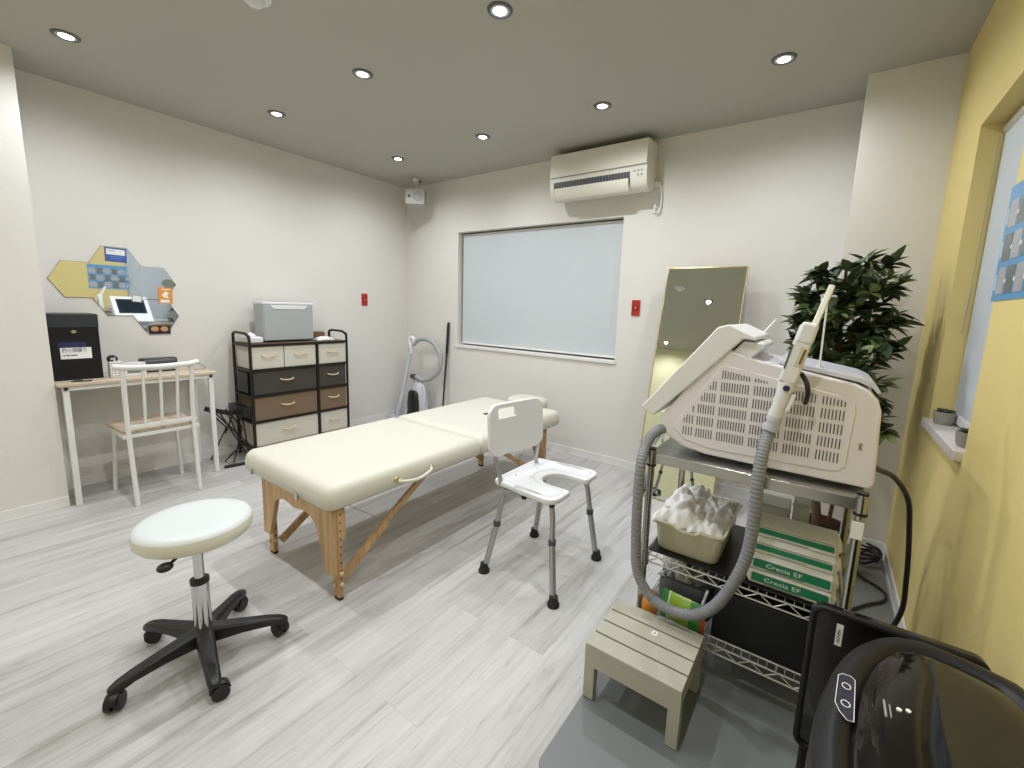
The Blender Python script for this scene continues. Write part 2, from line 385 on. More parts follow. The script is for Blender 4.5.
# right window
win2 = struct('window_2', MB().box((W+0.15, YW0, ZW0), (W+0.16, YW1, ZW1)), mat('window_glass_night_side', (70, 76, 82), 0.05))
wf = MB()
for lo, hi in (((W+0.11, YW0, ZW0), (W+0.15, YW0+0.03, ZW1)), ((W+0.11, YW1-0.03, ZW0), (W+0.15, YW1, ZW1)), ((W+0.11, YW0, ZW0), (W+0.15, YW1, ZW0+0.03)), ((W+0.11, YW0, ZW1-0.03), (W+0.15, YW1, ZW1))): wf.box(lo, hi)
obj('window_frame', wf, 'white_metal', win2)
struct('trim_2', MB().box((W-0.022, YW0+0.012, ZW0-0.03), (W+0.15, YW1, ZW0+0.004)), 'sill', 0.003)
t = thing('roller_blind', 'narrow white roller blind drawn down in the yellow wall window recess', 'blind', (W+0.07, -1.13, ZW1))
obj('blind_fabric', MB().box((W+0.068, YW0+0.012, ZW0+0.045), (W+0.0695, YW1-0.008, ZW1-0.03)), 'blind', t, world=True)
obj('bottom_rail', MB().box((W+0.058, YW0+0.012, ZW0+0.012), (W+0.082, YW1-0.004, ZW0+0.045)), 'white_metal', t, 0.004, world=True)
obj('roller_tube', MB().cyl((W+0.08, YW0+0.01, ZW1-0.025), (W+0.08, YW1-0.006, ZW1-0.025), 0.02, n=20), 'white_metal', t, world=True)
obj('pull_chain', MB().tube(smooth_path([(W+0.052, YW1-0.02, 1.95), (W+0.05, YW1-0.02, 1.4), (W+0.046, YW1-0.028, 1.22), (W+0.05, YW1-0.04, 1.4)]), 0.0011, 6), 'grey_plastic', t, world=True)

# ------------------------------------------------------------ downlights
LX = (0.714, 1.673, 2.632, 3.59); LY = (-0.685, -1.69, -2.677, -4.35)
def lamp_label(i, j):
    col = ('nearest the left wall', 'second from left wall', 'third from left wall', 'nearest the yellow wall')[i]
    row = ('first row from back wall', 'second row from back wall', 'third row from back wall', 'row behind the camera')[j]
    return 'recessed ceiling downlight %s, %s' % (col, row)
proto = None
def make_lamp():
    t = thing('ceiling_downlight', 'x', 'ceiling light', (0, 0, H), 0, 'recessed ceiling downlights')
    obj('trim_ring', MB().lathe([(0.040, -0.0005), (0.043, -0.006), (0.052, -0.005), (0.055, -0.0005)], n=40), 'lamp_ring', t)
    obj('reflector', MB().lathe([(0.0405, -0.0055), (0.036, -0.0012)], n=40), 'chrome', t)
    obj('diffuser', MB().lathe([(0.0001, -0.010), (0.022, -0.0085), (0.036, -0.002)], n=32), 'glow', t)
    return t
for j, ly in enumerate(LY):
    for i, lx in enumerate(LX):
        if j == 3 and i == 2: continue
        if proto is None: t = proto = make_lamp()
        else:
            t = proto.copy(); COL.objects.link(t)
            for ch in list(proto.children):
                if ch.type == 'LIGHT': continue
                c = ch.copy(); COL.objects.link(c); c.parent = t
        t.location = (lx, ly, H); t['label'] = lamp_label(i, j)
        ld = bpy.data.lights.new('downlight_beam', 'SPOT'); ld.energy = LAMP_W; ld.color = LAMP_COL
        ld.spot_size = math.radians(166); ld.spot_blend = 0.85; ld.shadow_soft_size = 0.018
        lo = bpy.data.objects.new('downlight_beam', ld); COL.objects.link(lo); lo.parent = t; lo.location = (0, 0, -0.014)

t = thing('smoke_detector', 'white round smoke detector on the ceiling at the top edge of the photo', 'smoke detector', (1.83, -2.305, H))
obj('base_plate', MB().lathe([(0.0001, -0.012), (0.062, -0.012), (0.062, -0.0002)], n=40), 'white_plastic', t, 0.002)
obj('sensor_dome', MB().lathe([(0.0001, -0.042), (0.026, -0.041), (0.036, -0.032), (0.046, -0.0125)], n=40), 'white_plastic', t)
d2 = t.copy(); COL.objects.link(d2)
for ch in list(t.children): c = ch.copy(); COL.objects.link(c); c.parent = d2
d2.location = (2.36, -2.30, H); d2['label'] = 'white round smoke detector seen only in the reflection of the tall mirror'

# ------------------------------------------------------------ air conditioner
t = thing('air_conditioner', 'white wall-mounted air conditioner above the back window blind', 'air conditioner', (2.365, 0, 2.11))
ax0, ax1 = 1.968, 2.762
prof = [(0, 2.185), (0, 2.465), (-0.03, 2.468), (-0.175, 2.456), (-0.2, 2.448), (-0.205, 2.30), (-0.203, 2.22), (-0.19, 2.165), (-0.165, 2.13), (-0.13, 2.116), (-0.09, 2.12), (-0.03, 2.16)]
obj('casing', MB().prism([(y, z) for y, z in prof], 'x', ax0, ax1), 'ac', t, 0.006, world=True, seg=3)
obj('front_panel', MB().prism([(-0.201, 2.29), (-0.196, 2.452), (-0.206, 2.45), (-0.213, 2.30), (-0.211, 2.282)], 'x', ax0+0.003, ax1-0.003), 'ac', t, 0.003, world=True)
obj('panel_seam', MB().box((ax0+0.004, -0.2125, 2.2785), (ax1-0.004, -0.2045, 2.2815)), 'grey_plastic', t, world=True)
obj('air_outlet', MB().prism([(-0.2065, 2.245), (-0.2060, 2.205), (-0.194, 2.160), (-0.186, 2.185), (-0.198, 2.245)], 'x', ax0+0.04, ax1-0.125), 'dark_grey', t, world=True)
obj('louvre', MB().prism([(-0.214, 2.196), (-0.219, 2.198), (-0.206, 2.150), (-0.176, 2.118), (-0.172, 2.124), (-0.200, 2.153)], 'x', ax0+0.05, ax1-0.13), 'ac', t, 0.002, world=True)
mbv = MB()
for k in range(26): x = ax0+0.06+k*0.0235; mbv.box((x, -0.2075, 2.20), (x+0.0015, -0.20, 2.240))
obj('outlet_fins', mbv, 'grey_plastic', t, world=True)
mbv = MB()
for k, (dx, dz) in enumerate(((0.10, 2.238), (0.07, 2.238), (0.045, 2.238), (0.045, 2.210), (0.07, 2.210))): mbv.box((ax1-dx, -0.2075, dz), (ax1-dx+0.014, -0.2045, dz+0.012))
obj('indicator_marks', mbv, 'grey_plastic', t, world=True)
obj('power_lead', MB().tube(smooth_path([(2.765, -0.03, 2.18), (2.80, -0.025, 2.17), (2.812, -0.02, 2.12), (2.812, -0.02, 2.03), (2.80, -0.02, 1.985), (2.775, -0.025, 1.99), (2.775, -0.03, 2.03)]), 0.005, 10), 'white_plastic', t, world=True)
obj('drain_duct', MB().box((2.70, -0.045, 2.165), (2.80, -0.001, 2.20)), 'ac', t, 0.006, world=True)
t = thing('wall_outlet', 'white power outlet with a plug on the back wall right of the air conditioner', 'outlet', (2.778, 0, 2.08))
obj('cover_plate', MB().box((2.752, -0.008, 1.985), (2.80, -0.0002, 2.085)), 'white_plastic', t, 0.003, world=True)
obj('plug', MB().box((2.764, -0.03, 2.015), (2.786, -0.008, 2.05)), 'white_plastic', t, 0.004, world=True)

# ------------------------------------------------------------ speaker
t = thing('wall_speaker', 'small grey-white loudspeaker on a ceiling bracket in the back left corner', 'speaker', (0.385, -0.20, H), math.radians(40))
obj('cabinet', MB().box((-0.095, -0.085, -0.262), (0.095, 0.045, -0.110)), mat('speaker_shell', (176, 175, 168), 0.5), t, 0.012, seg=3)
g = obj('woofer', MB().lathe([(0.0001, 0), (0.02, 0.004), (0.04, 0.006), (0.044, 0.003), (0.046, -0.004)], (0.028, -0.0855, -0.186), 32, Matrix.Rotation(PI/2, 4, 'X')), 'grey_plastic', t)
obj('tweeter', MB().lathe([(0.0001, 0.003), (0.013, 0.002), (0.016, -0.003)], (-0.055, -0.0855, -0.186), 24, Matrix.Rotation(PI/2, 4, 'X')), 'dark_grey', t)
bk = MB(); bk.cyl((0, 0, -0.112), (0, 0, -0.03), 0.009); bk.lathe([(0.0001, -0.03), (0.03, -0.03), (0.034, -0.015), (0.034, -0.0002)], n=24)
obj('ceiling_bracket', bk, 'white_plastic', t)
obj('bracket_knob', MB().sphere((0.04, -0.01, -0.03), 0.012), 'black', t)

# ------------------------------------------------------------ red call buttons
for (nm, org, right, lab) in (('alarm_button', (0.0, -0.552, 1.291), (0, 1, 0), 'small red push-button plate on the left wall above the chest of drawers'),
                              ('alarm_button', (2.675, 0.0, 1.292), (1, 0, 0), 'small red push-button plate on the back wall between window and leaning mirror')):
    t = thing(nm, lab, 'button plate', org, PI/2 if right[1] else 0, 'red wall button plates')
    obj('plate', MB().box((-0.033, -0.010, -0.06), (0.033, -0.0002, 0.06)), 'red', t, 0.003)
    obj('button_ring', MB().lathe([(0.012, 0.010), (0.014, 0.015), (0.020, 0.015), (0.022, 0.010)], n=24, mtx=Matrix.Rotation(PI/2, 4, 'X')), 'dark_red', t)
    obj('button', MB().lathe([(0.0001, 0.014), (0.008, 0.0135), (0.012, 0.010)], n=20, mtx=Matrix.Rotation(PI/2, 4, 'X')), mat('button_pink', (214, 120, 110), 0.4), t)

# ------------------------------------------------------------ hexagonal mirror tiles on the left wall
R6 = 0.131
hexes = [((-2.620, 1.343), 'far left of the cluster', 0.0), ((-2.430, 1.456), 'top of the cluster under the blue card', 0.0), ((-2.242, 1.343), 'right of the cluster behind the round sticker', 0.0),
         ((-2.240, 1.118), 'bottom right of the cluster above the dark card', 0.004), ((-2.430, 1.230), 'bottom middle, with the small framed card', 0.003)]
for (cy, cz), where, tilt in hexes:
    poly = [(R6*0.985*math.cos(k*PI/3), R6*0.985*math.sin(k*PI/3)) for k in range(6)]
    t = thing('mirror_tile', 'hexagonal mirror tile on the left wall, ' + where, 'mirror', (0.001, cy, cz), 0, 'hexagonal mirror tiles above the desk')
    obj('backing', MB().prism(poly, 'x', 0, 0.003), 'mirror_edge', t)
    fo = obj('mirror_face', MB().prism([(a*0.985, c*0.985) for a, c in poly], 'x', 0.003, 0.0042), 'tile_mirror', t, smooth=False)
def wall_card(name, label, y0, z0, y1, z1, m, rot=0.0, x=0.0062):
    cy, cz = (y0+y1)/2, (z0+z1)/2
    o = obj(name, MB().box((-0.0008, y0-cy, z0-cz), (0.0008, y1-cy, z1-cz)), m); o.location = (x, cy, cz); o.rotation_euler = (rot, 0, 0)
    return tag(o, label, 'card')
def at_wall(u0, v0):  # helper for marks on a card: (y, z) offsets
    return u0, v0
c = wall_card('blue_card', 'blue and white printed card stuck on the top hexagonal mirror tile', -2.480, 1.470, -2.372, 1.562, 'blue', -0.03)
obj('white_panel', MB().box((0.0008, -0.046, 0.0), (0.0012, 0.046, 0.036)), 'white_ink', c)
obj('lettering', text_mb('LINE', 0.012, frame_mtx((0.0012, -0.04, 0.026), (0, 1, 0), (0, 0, 1)), depth=0.0002).__class__() if False else MB().box((0.0012, -0.038, 0.022), (0.0014, -0.002, 0.026)).box((0.0008, -0.03, -0.014), (0.0011, 0.04, -0.011)).box((0.0008, -0.03, -0.026), (0.0011, 0.03, -0.023)), 'poster_blue', c)
c = wall_card('framed_card', 'small white card in a dark frame on the bottom middle mirror tile', -2.366, 1.21, -2.312, 1.258, 'mirror_edge', -0.1, 0.0064)
obj('paper', MB().box((0.0008, -0.023, -0.02), (0.0011, 0.023, 0.02)), 'white_ink', c)
o = obj('round_sticker', MB().prism([(0.036*math.cos(a*PI/14), 0.031*math.sin(a*PI/14)) for a in range(28)], 'x', -0.0006, 0.0006), mat('grey_green_round_print', (112, 124, 110), 0.5, noise=0.5, nscale=90)); o.location = (0.0058, -2.160, 1.346)
tag(o, 'round grey-green sticker on the right hexagonal mirror tile', 'sticker')
c = wall_card('orange_card', 'orange and white printed card on the right mirror tiles under the round sticker', -2.222, 1.205, -2.142, 1.318, 'orange', -0.02, 0.0082)
obj('print_shapes', MB().prism([(-0.02, 0.0), (0.0, 0.03), (0.022, 0.02), (0.01, 0.0), (0.02, -0.02), (-0.008, -0.012)], 'x', 0.0008, 0.0012).box((0.0008, -0.028, -0.05), (0.0012, 0.022, -0.03)).box((0.0008, -0.02, 0.04), (0.0012, 0.03, 0.046)), 'white_ink', c)
c = wall_card('dark_card', 'dark purple card with two golden round pictures on the lowest mirror tile', -2.292, 0.990, -2.168, 1.048, 'plum', -0.02, 0.0070)
for dy in (-0.028, 0.026):
    obj('round_picture', MB().prism([(dy+0.022*math.cos(a*PI/12), 0.006+0.018*math.sin(a*PI/12)) for a in range(24)], 'x', 0.0008, 0.0012), mat('golden_print', (196, 146, 96), 0.5, noise=0.4, nscale=80), c)

# ------------------------------------------------------------ desk
DZ = 0.740
t = thing('desk', 'narrow desk with pale oak top and white metal legs against the left wall', 'desk', (0.2, -2.41, 0))
dy0, dy1 = -2.812, -2.03
obj('desk_top', MB().box((0.005, dy0, DZ-0.018), (0.385, dy1, DZ)), 'oak', t, 0.003, world=True)
fr = MB().box((0.345, dy0+0.02, DZ-0.043), (0.372, dy1-0.02, DZ-0.019)).box((0.02, dy0+0.02, DZ-0.043), (0.045, dy1-0.02, DZ-0.019)).box((0.045, dy0+0.02, DZ-0.043), (0.345, dy0+0.045, DZ-0.019)).box((0.045, dy1-0.045, DZ-0.043), (0.345, dy1-0.02, DZ-0.019))
obj('apron_frame', fr, 'white_metal', t, 0.002, world=True)
for (lx, ly) in ((0.345, dy0+0.02), (0.345, dy1-0.047), (0.02, dy0+0.02), (0.02, dy1-0.047)):
    l = obj('leg', MB().box((lx, ly, 0.0), (lx+0.027, ly+0.027, DZ-0.044)), 'white_metal', t, 0.002, world=True)
    if lx > 0.2: obj('corner_bolt', MB().sphere((lx+0.03, ly+0.0135, DZ-0.03), 0.010), 'black', l, world=True)

# items on the desk
t = thing('letter_box', 'black lidded box with a round lock and paper notice, on the desk beside the pier', 'box', (0.14, -2.70, DZ))
obj('body', MB().box((0.03, -2.80, DZ+0.001), (0.24, -2.59, 1.055)), 'black_satin', t, 0.003, world=True)
lid = obj('lid', MB().prism([(0.025, 1.055), (0.025, 1.135), (0.243, 1.135), (0.243, 1.055)], 'y', -2.802, -2.588), mat('black_lid', (40, 44, 48), 0.45), t, 0.003, world=True)
obj('lock', MB().lathe([(0.0001, 0.006), (0.010, 0.006), (0.012, 0.0)], (0.2402, -2.70, 1.03), 24, Matrix.Rotation(PI/2, 4, 'Y'), 0.9, 1.2), 'chrome', t, world=True)
nt_ = obj('notice', MB().box((0.2402, -2.765, 0.868), (0.2412, -2.632, 0.935)), 'white_ink', t, world=True)
obj('notice_band', MB().box((0.2402, -2.772, 0.935), (0.2412, -2.652, 0.968)), 'navy', nt_, world=True)
def wtxt(txt, size, y, z, x, m, par, sx=1.0):
    obj('lettering', text_mb(txt, size, frame_mtx((x, y, z), (0, 1, 0), (0, 0, 1)), sx=sx, depth=0.0003), m, par, world=True, smooth=False)
wtxt('的小規模り', 0.030, -2.758, 0.918, 0.2416, 'ink', nt_, 0.72)
wtxt('■ ■■ ■■■', 0.010, -2.755, 0.889, 0.2416, 'ink', nt_, 1.0)
t = thing('pen_holder', 'white perforated pen holder on the desk right of the black box', 'pen holder', (0.255, -2.535, DZ))
obj('cup', MB().box((-0.03, -0.03, 0.001), (0.03, 0.03, 0.10)), 'white_plastic', t, 0.003)
hl = MB()
for i in range(6):
    for j in range(4):
        y, z = -0.021+j*0.014, 0.012+i*0.0155
        hl.box((0.0301, y-0.0025, z-0.0028), (0.0306, y+0.0025, z+0.0028)); hl.box((y-0.0025, -0.0306, z-0.0028), (y+0.0025, -0.0301, z+0.0028))
obj('holes', hl, 'ink', t)
t = thing('black_tape_roll', 'round black object sticking out of the white pen holder', 'desk tool', (0.25, -2.545, DZ+0.10))
obj('ring', MB().tube([(0.0, 0.018*math.cos(a*PI/12), 0.016+0.016*math.sin(a*PI/12)) for a in range(24)], 0.009, 10, closed=True), 'black', t)
obj('white_tip', MB().cyl((0.012, 0.008, 0.0), (0.014, 0.01, 0.03), 0.004, 0.002, 10), 'white_plastic', t)
t = thing('photo_frame', 'white rectangular frame with a grey picture on the desk behind the chair rail', 'picture frame', (0.24, -2.44, DZ))
fm = MB(); fm.box((0, -0.055, 0.0), (0.012, -0.04, 0.085)).box((0, 0.04, 0.0), (0.012, 0.055, 0.085)).box((0, -0.04, 0.0), (0.012, 0.04, 0.014)).box((0, -0.04, 0.068), (0.012, 0.04, 0.085))
obj('frame_border', fm, 'white_plastic', t, 0.002)
obj('picture', MB().box((0.002, -0.04, 0.014), (0.008, 0.04, 0.068)), 'photo_dark', t)
obj('stand', MB().box((-0.04, -0.012, 0.001), (0.0, 0.012, 0.005)), 'white_plastic', t)
t = thing('vinyl_case', 'shiny black patterned zip case lying on the desk against the wall', 'case', (0.12, -2.285, DZ))
obj('body', MB().loft([[Vector((sx*0.05*q, y, 0.001+z*0.092)) for sx, z in ((-1, 0.0), (1, 0.0), (1.05, 0.3), (1, 0.75), (0.7, 1.0), (-0.7, 1.0), (-1, 0.75), (-1.05, 0.3))] for y, q in ((-0.10, 0.7), (-0.093, 1.0), (0.0, 1.03), (0.093, 1.0), (0.10, 0.7))]), 'camo', t, 0.006, seg=2)
obj('zip', MB().box((0.0535, -0.093, 0.012), (0.0555, 0.095, 0.018)), 'alu', t)
t = thing('earphone_cable', 'tangled black clip and thin cable on the desk near its right end', 'cable', (0.15, -2.11, DZ))
obj('clip', MB().sphere((0, 0, 0.028), 0.017, (1, 1.1, 1.2)), 'black', t)
obj('cable', MB().tube(smooth_path([(0, 0, 0.03), (0.01, 0.03, 0.045), (0.02, 0.06, 0.03), (0.05, 0.075, 0.003), (0.07, 0.03, 0.003), (0.04, -0.02, 0.003), (0.0, 0.0, 0.003)]), 0.0018, 6), 'black', t)
t = obj('key_ring', MB().tube(smooth_path([(0.30, -2.73, DZ+0.004), (0.315, -2.70, DZ+0.006), (0.33, -2.71, DZ+0.004), (0.32, -2.745, DZ+0.005), (0.345, -2.68, DZ+0.004), (0.33, -2.66, DZ+0.004)]), 0.0035, 8), 'black')
tag(t, 'small black cord loop on the desk in front of the black box', 'cord')

# ------------------------------------------------------------ white desk chair
t = thing('desk_chair', 'white metal spindle-back chair with an oak seat, tucked at the desk', 'chair', (0.43, -2.415, 0))
SZ = 0.452
ya, yb = -2.573, -2.257
for (y, yt) in ((ya, -2.585), (yb, -2.258)):
    up = smooth_path([(0.632, y, 0.0), (0.612, (y*0.55+yt*0.45), SZ-0.02), (0.622, (y*0.3+yt*0.7), 0.62), (0.650, yt, 0.84)], 6)
    obj('rear_leg', MB().tube(up, 0.0125, 12), 'white_metal', t, world=True)
    obj('front_leg', MB().tube([(0.235, y-0.02 if y < -2.4 else y+0.02, 0.0), (0.262, y, SZ-0.018)], 0.0115, 12), 'white_metal', t, world=True)
obj('seat', MB().prism([(0.60, -2.585), (0.60, -2.245), (0.56, -2.235), (0.25, -2.225), (0.235, -2.24), (0.235, -2.60), (0.25, -2.612), (0.56, -2.60)], 'z', SZ-0.012, SZ+0.006), 'seat_oak', t, 0.005, world=True)
sf = MB()
for y in (-2.595, -2.237): sf.bar((0.25, y, SZ-0.024), (0.615, y, SZ-0.024), 0.018, 0.022)
sf.bar((0.25, -2.595, SZ-0.024), (0.25, -2.237, SZ-0.024), 0.018, 0.022); sf.bar((0.60, -2.595, SZ-0.024), (0.60, -2.237, SZ-0.024), 0.018, 0.022)
obj('seat_frame', sf, 'white_metal', t, 0.003, world=True)
obj('lower_rail', MB().bar((0.614, -2.59, SZ+0.03), (0.614, -2.24, SZ+0.03), 0.016, 0.026), 'white_metal', t, 0.003, world=True)
obj('top_rail', MB().tube(smooth_path([(0.640, -2.622, 0.852), (0.662, -2.55, 0.845), (0.675, -2.421, 0.841), (0.662, -2.28, 0.845), (0.640, -2.222, 0.852)], 6), 0.0165, 14), 'white_metal', t, world=True)
for k in range(3):
    y = -2.419 + (k-1)*0.080
    obj('spindle', MB().tube(smooth_path([(0.614, y, SZ+0.035), (0.636, y*1.0, 0.62), (0.668, y+(k-1)*0.002, 0.84)], 5), 0.008, 10), 'white_metal', t, world=True)

# ------------------------------------------------------------ folding black stand beside the desk
t = thing('folding_stand', 'folded black wire stand leaning beside the desk and the chest of drawers', 'stand', (0.22, -1.90, 0))
fs = MB()
def ln(*p): fs.tube([Vector(q) for q in p], 0.0055, 8)
ln((0.10, -2.02, 0.42), (0.12, -1.90, 0.25), (0.16, -2.03, 0.03), (0.30, -1.93, 0.012), (0.20, -1.82, 0.25), (0.13, -1.90, 0.40))
ln((0.14, -1.90, 0.40), (0.30, -1.87, 0.14), (0.22, -1.96, 0.012)); ln((0.13, -1.80, 0.48), (0.18, -1.93, 0.22)); ln((0.13, -1.80, 0.48), (0.32, -1.83, 0.05))
ln((0.10, -1.98, 0.40), (0.33, -1.80, 0.10)); ln((0.12, -1.94, 0.38), (0.33, -1.84, 0.05))
obj('frame', fs, 'black_metal', t, world=True)
obj('desk_plate', MB().bar((0.10, -2.03, 0.42), (0.16, -1.86, 0.36), 0.02, 0.035), 'black', t, 0.004, world=True)
obj('floor_bar', MB().bar((0.345, -2.01, 0.010), (0.375, -1.82, 0.010), 0.03, 0.018), 'black', t, 0.004, world=True)

# ------------------------------------------------------------ chest of drawers
CY0, CY1, CYM, CX = -1.785, -0.975, -1.255, 0.33
t = thing('chest_of_drawers', 'black framed nine-drawer fabric chest in beige, charcoal and brown against the left wall', 'chest of drawers', (0.19, -1.38, 0))
RW = 0.011
def post(x, y, z0, z1): return MB().box((x-RW, y-RW, z0), (x+RW, y+RW, z1))
for y in (CY0, CY1):
    rail = MB().tube(smooth_path([(0.05, y, 0.04), (0.05, y, 0.5), (0.05, y, 0.93), (0.055, y, 0.98), (0.09, y, 0.996), (0.17, y, 0.997), (0.26, y, 0.994), (0.31, y, 0.975), (CX, y, 0.93), (CX, y, 0.5), (CX, y, 0.04)], 6), RW, 8)
    e_ = obj('side_frame', rail, 'black_metal', t, world=True)
    for z in (0.905, 0.71, 0.505, 0.298, 0.085):
        obj('cross_rail', MB().bar((0.05, y, z), (CX, y, z), 0.018, 0.018), 'black_metal', e_, world=True)
    for x in (0.05, CX): obj('foot', MB().cyl((x, y, 0.0), (x, y, 0.04), 0.014, 0.011, 12), 'black', e_, world=True)
obj('middle_post', MB().box((CX-0.012, CYM-0.010, 0.04), (CX+0.008, CYM+0.010, 0.905)).box((0.04, CYM-0.01, 0.04), (0.06, CYM+0.01, 0.905)), 'black_metal', t, world=True)
fr = MB()
for z in (0.905, 0.71, 0.505, 0.298, 0.090):
    fr.bar((CX, CY0, z), (CX, CY1, z), 0.018, 0.018); fr.bar((0.05, CY0, z), (0.05, CY1, z), 0.018, 0.018)
obj('shelf_frame', fr, 'black_metal', t, world=True)
obj('top_board', MB().box((0.045, CY0+0.012, 0.900), (CX+0.004, CY1-0.012, 0.918)), 'board', t, 0.002, world=True)
rows = ((0.719, 0.893, 'beige_fabric'), (0.514, 0.700, 'dark_fabric'), (0.307, 0.495, 'brown_fabric'), (0.100, 0.288, 'beige_fabric'))
def drawer(y0, y1, z0, z1, m):
    d = obj('drawer', MB().box((0.06, y0, z0), (CX-0.001, y1, z1)), m, t, 0.004, world=True)
    yc, zc = (y0+y1)/2, (z0+z1)/2+0.015
    hw = 0.05 if y1-y0 > 0.4 else 0.048
    obj('handle', MB().tube(smooth_path([(CX, yc-hw, zc+0.006), (CX+0.018, yc-hw*0.8, zc), (CX+0.026, yc, zc-0.004), (CX+0.018, yc+hw*0.8, zc), (CX, yc+hw, zc+0.006)], 5), 0.0055, 8), mat('pale_wood_handle', (206, 182, 146), 0.4) if 'handle_m' not in M else M['handle_m'], d, world=True)
M['handle_m'] = mat('pale_wood_handle', (206, 182, 146), 0.4)
for i, (z0, z1, m) in enumerate(rows):
    if i == 0:
        drawer(CY0+0.014, -1.534, z0, z1, m); drawer(-1.528, CYM-0.012, z0, z1, m)
    else: drawer(CY0+0.014, CYM-0.012, z0, z1, m)
    drawer(CYM+0.012, CY1-0.014, z0, z1, m)
obj('side_mesh', MB().box((0.10, CY0-0.004, 0.53), (0.27, CY0+0.004, 0.69)), 'black', t, world=True)
obj('hanging_tray', MB().box((0.06, CY0-0.07, 0.355), (0.34, CY0-0.014, 0.43)), 'black', t, 0.004, world=True)
# on the chest
t = thing('label_printer_case', 'tall silver-grey rectangular case standing on the chest of drawers', 'case', (0.2, -1.43, 0.918))
obj('body', MB().box((0.09, -1.642, 0.930), (0.255, -1.238, 1.225)), 'silver_box', t, 0.006, world=True)
obj('top_cover', MB().box((0.085, -1.646, 1.222), (0.258, -1.234, 1.240)), 'white_plastic', t, 0.004, world=True)
obj('front_panel', MB().box((0.255, -1.635, 0.936), (0.261, -1.245, 1.210)), 'silver_box', t, 0.003, world=True)
obj('paper_slot', MB().prism([(-1.595, 1.218), (-1.285, 1.218), (-1.315, 1.185), (-1.562, 1.185)], 'x', 0.2605, 0.265), 'white_plastic', t, 0.002, world=True)
ft = MB()
for x in (0.11, 0.235):
    for y in (-1.61, -1.27): ft.cyl((x, y, 0.9185), (x, y, 0.931), 0.012, n=12)
obj('feet', ft, 'rubber', t, world=True)
t = thing('tissue_pack', 'white tissue packet on the left end of the chest of drawers', 'tissues', (0.19, -1.715, 0.918))
obj('packet', MB().box((-0.075, -0.05, 0.001), (0.105, 0.05, 0.05)), 'white_plastic', t, 0.012, seg=3)
def crump(u, v):
    return (-0.04+0.08*u+0.01*math.sin(9*v), -0.03+0.06*v, 0.05+0.028*math.sin(PI*u)*math.sin(PI*v)+0.006*math.sin(17*u+11*v))
obj('tissue_sheet', MB().grid(crump, 12, 12), 'cloth', t, solid=0.002)
o = obj('brown_box', MB().box((0.05, -1.21, 0.9185), (0.16, -1.08, 0.985)), 'brown_card', None, 0.003); tag(o, 'small brown box at the back right of the chest top', 'box')
def bagf(u, v):
    return (0.20+0.10*v, -1.22+0.15*u, 0.921+0.030*math.sin(PI*u)**0.5*math.sin(PI*v)**0.5+0.005*math.sin(23*u)*math.sin(19*v))
o = obj('plastic_packet', MB().grid(bagf, 16, 12), 'white_plastic', None, solid=0.003); tag(o, 'crinkled white plastic packet at the front right of the chest top', 'packet')

# ------------------------------------------------------------ vacuum cleaner + black pole
t = thing('vacuum_cleaner', 'light grey canister vacuum cleaner with looped hose standing in the back left corner', 'vacuum cleaner', (0.33, -0.2, 0))
VX, VY = 0.40, -0.20
body = [[Vector((VX+a*0.115*q, VY+0.02+b_*0.075*q2, z)) for a, b_ in [(math.cos(k*PI/8), math.sin(k*PI/8)) for k in range(16)]] for z, q, q2 in ((0.0, 0.8, 0.9), (0.03, 1, 1), (0.15, 1.05, 1.05), (0.30, 0.9, 1), (0.40, 0.62, 0.8), (0.44, 0.3, 0.5))]
obj('canister', MB().loft(body), 'vac_grey', t, world=True)
obj('filter_cover', MB().loft([[Vector((VX-0.01+a*0.085*q, VY-0.055+b_*0.035*q, z)) for a, b_ in [(math.cos(k*PI/8), math.sin(k*PI/8)) for k in range(16)]] for z, q in ((0.05, 0.8), (0.08, 1), (0.22, 1.0), (0.33, 0.85), (0.36, 0.5))]), 'black', t, world=True)
for s_ in (-1, 1): obj('wheel', MB().cyl((VX+s_*0.115, VY, 0.07), (VX+s_*0.15, VY, 0.07), 0.068, n=24), 'vac_grey', t, 0.006, world=True)
wand = obj('wand', MB().tube([(0.15, -0.27, 0.05), (0.195, -0.24, 0.26), (0.196, -0.24, 0.27), (0.285, -0.19, 0.80)], [0.029, 0.029, 0.023, 0.023], 14), 'vac_grey', t, world=True)
obj('floor_head', MB().box((0.05, -0.33, 0.0), (0.22, -0.22, 0.05)), 'vac_grey', wand, 0.012, world=True, seg=3)
obj('grip', MB().tube(smooth_path([(0.285, -0.19, 0.74), (0.285, -0.19, 0.82), (0.265, -0.19, 0.87), (0.275, -0.185, 0.905), (0.31, -0.18, 0.90), (0.325, -0.18, 0.86)], 6), 0.022, 12), 'white_plastic', wand, world=True)
obj('clamp', MB().box((0.285, -0.205, 0.47), (0.345, -0.165, 0.52)), 'dark_grey', wand, 0.005, world=True)
pts = smooth_path([(0.31, -0.18, 0.84), (0.37, -0.16, 0.895), (0.46, -0.14, 0.905), (0.56, -0.12, 0.865), (0.635, -0.11, 0.77), (0.65, -0.11, 0.66), (0.61, -0.12, 0.56), (0.52, -0.14, 0.49), (0.43, -0.16, 0.465), (0.35, -0.17, 0.49), (0.33, -0.17, 0.46), (0.37, -0.17, 0.42)], 14)
obj('hose', MB().tube(pts, [0.027 if k % 2 else 0.0245 for k in range(len(pts))], 12), 'vac_hose', t, world=True)
obj('carry_handle', MB().tube(smooth_path([(VX+0.03, VY+0.02, 0.36), (VX+0.08, VY-0.0, 0.42), (VX+0.10, VY-0.0, 0.36), (VX+0.105, VY, 0.25)], 6), 0.009, 8), 'white_plastic', t, world=True)
